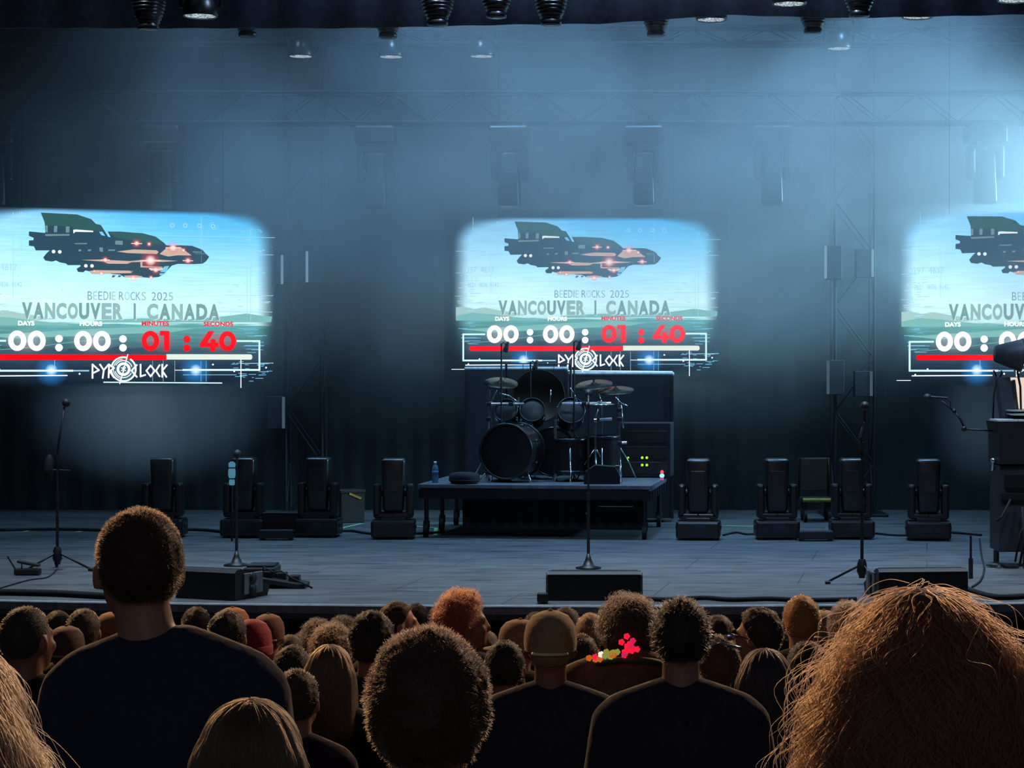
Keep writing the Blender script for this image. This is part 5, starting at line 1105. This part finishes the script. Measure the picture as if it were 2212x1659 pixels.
def strands(name, P0, N0, L, k, style, radius, mtl, parent, rng, bvh=None):
    n = len(P0); pts = np.empty((n, k, 3), np.float32); L = L*(.6+.8*rng.random(n)); st = (L/(k-1))[:, None]; p = P0.copy(); ph = rng.random(n)*6.28; rnd = rng.normal(size=(n, 3))
    if style == 'short':
        d = N0+.75*rnd*.6; d /= np.linalg.norm(d, axis=1)[:, None]
        for j in range(k): pts[:, j] = p; p = p+d*st; d = d+rng.normal(size=(n, 3))*.18; d[:, 2] -= .05; d /= np.linalg.norm(d, axis=1)[:, None]
    elif style == 'curl':
        d = N0+.5*rnd; d /= np.linalg.norm(d, axis=1)[:, None]; a = np.cross(d, rnd); a /= np.linalg.norm(a, axis=1)[:, None]; b = np.cross(d, a)
        for j in range(k):
            t = j/(k-1); g = ph+t*9; pts[:, j] = p+d*(L*t*.7)[:, None]+(a*np.cos(g)[:, None]+b*np.sin(g)[:, None])*(.010*t+.002)
    else:
        # long hair: each step slides down over the hair mass, held to its surface, with loose tips
        amp = {'wave': .017, 'wavelong': .008, 'sleek': .0010}[style]; off = {'wave': .010, 'wavelong': .008, 'sleek': .0025}[style]
        az = np.floor((np.arctan2(p[:, 0], -p[:, 1]-.03)+3.2)*7).astype(int); cl = (az*5+np.floor(p[:, 2]*22).astype(int)*31) % 997; tab = rng.random((997, 2))
        if style != 'sleek': ph = tab[cl, 0]*6.28+ph*.12; L = L*(.7+.6*tab[cl, 1])
        lift = off*(.3+1.3*tab[cl, 1])*(.4+1.6*rng.random(n)**2); side = rng.normal(size=n)*(.12 if style != 'sleek' else .05); base = p.copy()
        fly = (rng.random(n) < (.22 if style != 'sleek' else .02))*rng.random(n)*(.045 if style != 'sleek' else .012)
        for j in range(k):
            t = j/(k-1); r = base.copy(); r[:, 1] += .03; r[:, 2] = 0; r = r/np.maximum(np.linalg.norm(r, axis=1)[:, None], 1e-6); tg = np.stack([-r[:, 1], r[:, 0], 0*r[:, 0]], 1)
            Nv = np.array([bvh.find_nearest(Vector(q))[1] for q in base]); sg = np.sign((Nv*(r+np.array([0, 0, .6])*(base[:, 2:3] > 1.68))).sum(1)); sg[sg == 0] = 1; Nv = Nv*sg[:, None]
            w = np.sin(ph+t*L*70)[:, None]*amp*min(1, t*3)
            pts[:, j] = base+Nv*(lift*min(1, .3+t*2)+fly*t)[:, None]+tg*w+Nv*np.cos(ph*1.7+t*L*62)[:, None]*amp*.5*min(1, t*3)
            dd = np.array([0, 0, -1.0])+r*.35*np.clip((base[:, 2:3]-1.62)/.12, 0, 1)*2+tg*side[:, None]; dd -= Nv*(dd*Nv).sum(1)[:, None]
            ln = np.linalg.norm(dd, axis=1)[:, None]; base = base+dd/np.maximum(ln, 1e-6)*st
            if bvh: base = np.array([bvh.find_nearest(Vector(q))[0] for q in base])
    cu = bpy.data.hair_curves.new(name); cu.add_curves([k]*n); cu.attributes['position'].data.foreach_set('vector', pts.reshape(-1))
    ra = cu.attributes.new('radius', 'FLOAT', 'POINT') if 'radius' not in cu.attributes else cu.attributes['radius']
    rr = np.tile(np.linspace(1, .35, k, dtype=np.float32)*radius, n); ra.data.foreach_set('value', rr.astype(np.float32)); cu.materials.append(mtl)
    o = bpy.data.objects.new(name, cu); COL.objects.link(o); o.parent = parent; return o
def cap_parts(t, c, yaw, beanie=False):
    M = headrot(yaw); mt = mat('cap_fabric', c, .8, var=.15, bump=.2, scale=60, sheen=.4)
    if beanie:
        m = MB(); m.lathe([(.098, -.035), (.101, -.02), (.100, .03), (.094, .07), (.07, .11), (.035, .13), (0, .136)], 30, M @ Matrix.Translation(HC+Vector((0, -.008, 0))) @ Matrix.Scale(1.15, 4, (0, 1, 0)), caps=False); b = m.build('beanie', mt, t)
        m = MB(); m.lathe([(.100, -.045), (.105, -.04), (.105, .0), (.100, .004)], 30, M @ Matrix.Translation(HC+Vector((0, -.008, 0))) @ Matrix.Scale(1.15, 4, (0, 1, 0)), caps=False); m.build('fold', mt, b); return b
    X = M @ Matrix.Translation(HC+Vector((0, -.008, .012))) @ Matrix.Rotation(.06, 4, 'X') @ Matrix.Scale(1.2, 4, (0, 1, 0))
    m = MB(); m.lathe([(.090, -.02), (.093, .0), (.092, .03), (.085, .065), (.065, .095), (.035, .110), (0, .115)], 32, X, caps=False); m.ell(M @ (HC+Vector((0, -.008, .128))), (.009, .009, .006), 2); b = m.build('cap', mt, t)
    m = MB(); vs = []; n = 16
    for i in range(n+1):
        a = PI*i/n; x = math.cos(a)
        for k, (r, dz) in enumerate(((1.0, 0), (1.0+.82*math.sin(a)**.8, -.018*math.sin(a)-.012*abs(x)))):
            vs.append(M @ (HC+Vector((x*.089, -.008+math.sin(a)*.105*r, .0+dz))))
    lo = [v+Vector((0, 0, -.005)) for v in vs]; k = len(vs); fs = []
    for i in range(n): a = 2*i; fs += [(a, a+1, a+3, a+2), (k+a, k+a+2, k+a+3, k+a+1), (a+1, k+a+1, k+a+3, a+3)]
    m.add(vs+lo, fs, 0, True); m.build('brim', mt, b)
    m = MB(); m.path([M @ (HC+Vector((math.sin(a)*.094, -.008-math.cos(a)*.112, -.012))) for a in [x*.1-.7 for x in range(15)]], .006, 6); m.build('strap', mat('cap_strap', tuple(min(255, int(x*1.5)+30) for x in c), .6), b)
    return b
BODY, SHIRT, TROU, HAIRM = {}, {}, {}, {}
def ground_z(y): return max(0.0, 1.62-.125*y)
def person(key, px, py, Y, style, hc, sc, yaw, b, label):
    hx = -.055 if key == 'A' else 0.0; hz = -.08 if key == 'FF' else 0.0; x = (px-HX)*Y/F-hx*1.05; ztop = CZ+(HY-py)*Y/F; g = ground_z(Y)
    extra = {'short': .014, 'buzz': .005, 'fluffy': .026, 'curly': .034, 'messy': .024, 'longsleek': .012, 'wavy': .014, 'wavylong': .014, 'cap': .022, 'capback': .022, 'beanie': .04}[style]
    sc_ = (ztop-g)/(1.748+extra+hz); t = thing('person', label, 'person', (x, Y, g), 0, 'concert crowd', sc_)
    b = max(.88, min(1.13, b)); yw = math.radians(round(yaw/12)*12); kb = (round(yaw/12), round(b, 1), hx, hz)
    if kb not in BODY: BODY[kb] = body_mesh(yw, kb[1], hx, hz)
    if kb[1] not in SHIRT: SHIRT[kb[1]] = shirt_mesh(kb[1]); TROU[kb[1]] = trouser_mesh(kb[1])
    def use(nm, me, m): o = put(nm, me.copy(), [m], t); o.data.materials.clear(); o.data.materials.append(m); return o
    use('body', BODY[kb], SKIN['light' if ord(key[0]) % 2 else 'tan'])
    use('shirt', SHIRT[kb[1]], mat('shirt_fabric', sc, .9, 0, .2, .2, 40, .25, 0, .5)); use('trousers', TROU[kb[1]], mat('trouser_denim', (26, 28, 36), .9))
    seed = len(label)*1.7+px*.013; rng = np.random.default_rng(abs(int(px*7+py)))
    hm = mat('hair_mass', hc, .6, 0, .3, .25, 160, .25, 0, .15); M = headrot(yw, hx, hz)
    near = Y < 5; ns = 1
    if style in ('short', 'cap', 'capback', 'beanie'): me = short_hair(.010 if style == 'short' else .006, .004, seed); sl = ('short', .006)
    elif style == 'buzz': me = short_hair(.0035, .0005, seed); sl = ('short', .005)
    elif style == 'fluffy': me = short_hair(.020, .007, seed); sl = ('short', .0065)
    elif style == 'messy': me = short_hair(.010, .006, seed); sl = ('short', .013)
    elif style == 'curly': me = short_hair(.026, .014, seed); sl = ('curl', .030)
    else: me = long_hair(style, seed); sl = ({'longsleek': 'sleek', 'wavy': 'wave', 'wavylong': 'wavelong'}[style], {'longsleek': .28, 'wavy': .22, 'wavylong': .3}[style])
    me.transform(M); me.name = 'hair'; h = put('hair', me, [hm], t)
    if style in ('cap', 'capback'): cap_parts(t, hc, yw)
    elif style == 'beanie': cap_parts(t, hc, yw, True)
    else:
        if sl[0] in ('short', 'curl'): n = int((9000 if near else 1500)*(1.3 if sl[0] == 'curl' else 1)); k = 5 if sl[0] == 'short' else 9; zm = 1.56
        else: n = 7000 if near else 1400; k = 10; zm = 1.66 if sl[0] == 'sleek' else 1.45
        bv = None if sl[0] in ('short', 'curl') else BVHTree.FromPolygons([v.co.copy() for v in me.vertices], [tuple(q.vertices) for q in me.polygons])
        P, Nn = sample_surface(me, n, zm, rng)
        strands('hair_strands', P, Nn, sl[1], k, sl[0], (.00042 if near else .0008), hairmat(hc), h, rng, bv)
    return t, M
def glasses(t, M, up=False, mt=None):
    z = 1.652 if not up else 1.735; y = .098 if not up else .055; m = MB()
    for s in (-1, 1):
        c = Vector((s*.034, y, z)); m.path([M @ (c+Vector((math.cos(a)*.027, 0, math.sin(a)*.021*(1 if not up else .8)))) for a in [2*PI*i/16 for i in range(17)]], .003, 6)
        m.path([M @ Vector((s*.062, y-.005, z+.005)), M @ Vector((s*(.083 if not up else .100), y-.05, z)), M @ Vector((s*(.085 if not up else .102), -.01 if not up else -.03, z-.012))], .0026, 6)
    m.path([M @ Vector((-.008, y+.002, z+.006)), M @ Vector((.008, y+.002, z+.006))], .003, 6); g = m.build('glasses', mt or BLACK, t)
    m = MB()
    for s in (-1, 1): m.ell(M @ Vector((s*.034, y, z)), (.026, .002, .020), 2, M.to_3x3())
    m.build('lens', mat('lens_tint', (30, 30, 36), .08, .3), g)
for row in PEOPLE:
    t, M = person(*row); k = row[0]
    if k == 'KK': glasses(t, M)
    if k == 'JJ':
        m = MB(); m.path([(math.sin(a)*.10, -.02-math.cos(a)*.07, 1.755-abs(math.sin(a))*.03) for a in [x*.12-1.2 for x in range(21)]], .006, 8); g = m.build('sunglasses', CHROME, t)
        m = MB()
        for s in (-1, 1): m.ell((s*.045, -.075, 1.775), (.026, .004, .016), 2)
        m.build('lens', CHROME, g)
    if k == 'EE':
        m = MB(); m.ell((.005, -.085, 1.745), (.014, .006, .008), 2); m.ell((.03, -.07, 1.76), (.01, .005, .006), 2); m.build('hair_clip', mat('clip_gold', (240, 220, 190), .08, 1.0), t)
    if k == 'NN':
        pass
    if k == 'FF':     # glowing flower garland round the neck
        RR = random.Random(5); cols = [('petal_red', (255, 30, 60), 1.0), ('petal_pink', (235, 40, 90), .8), ('petal_orange', (240, 120, 40), .6), ('petal_yellow', (190, 190, 90), .5), ('petal_white', (255, 220, 210), 1.2)]
        m = MB(); m.path([(math.cos(a)*.115, -.03+math.sin(a)*.105, 1.475+.03*math.sin(-a)) for a in [2*PI*i/30 for i in range(31)]], .012, 8); gl = m.build('garland', mat('garland_leaf', (60, 80, 40), .7), t)
        spots = []
        for i in range(12): spots.append((Vector((.0+RR.gauss(0, .013), -.150+RR.uniform(-.01, .01), 1.552+RR.gauss(0, .015))), RR.choice([0, 0, 0, 1, 1, 0])))
        for i in range(9): spots.append((Vector((-.135+i*.0105+RR.gauss(0, .006), -.10-.004*i, 1.500+i*.004+RR.gauss(0, .006))), [2, 2, 0, 2, 4, 3, 3, 3, 3][i]))
        for i in range(5): spots.append((Vector((-.05-RR.uniform(0, .03), -.135, 1.525+RR.gauss(0, .010))), 2 if i < 2 else 3))
        for p, ci in spots:
            m = MB()
            for a in range(5): m.ell(p+Vector((math.cos(a*1.257)*.006, 0, math.sin(a*1.257)*.006)), (.0062, .005, .0062), 1)
            m.build('flower', glow(*cols[ci]), gl)
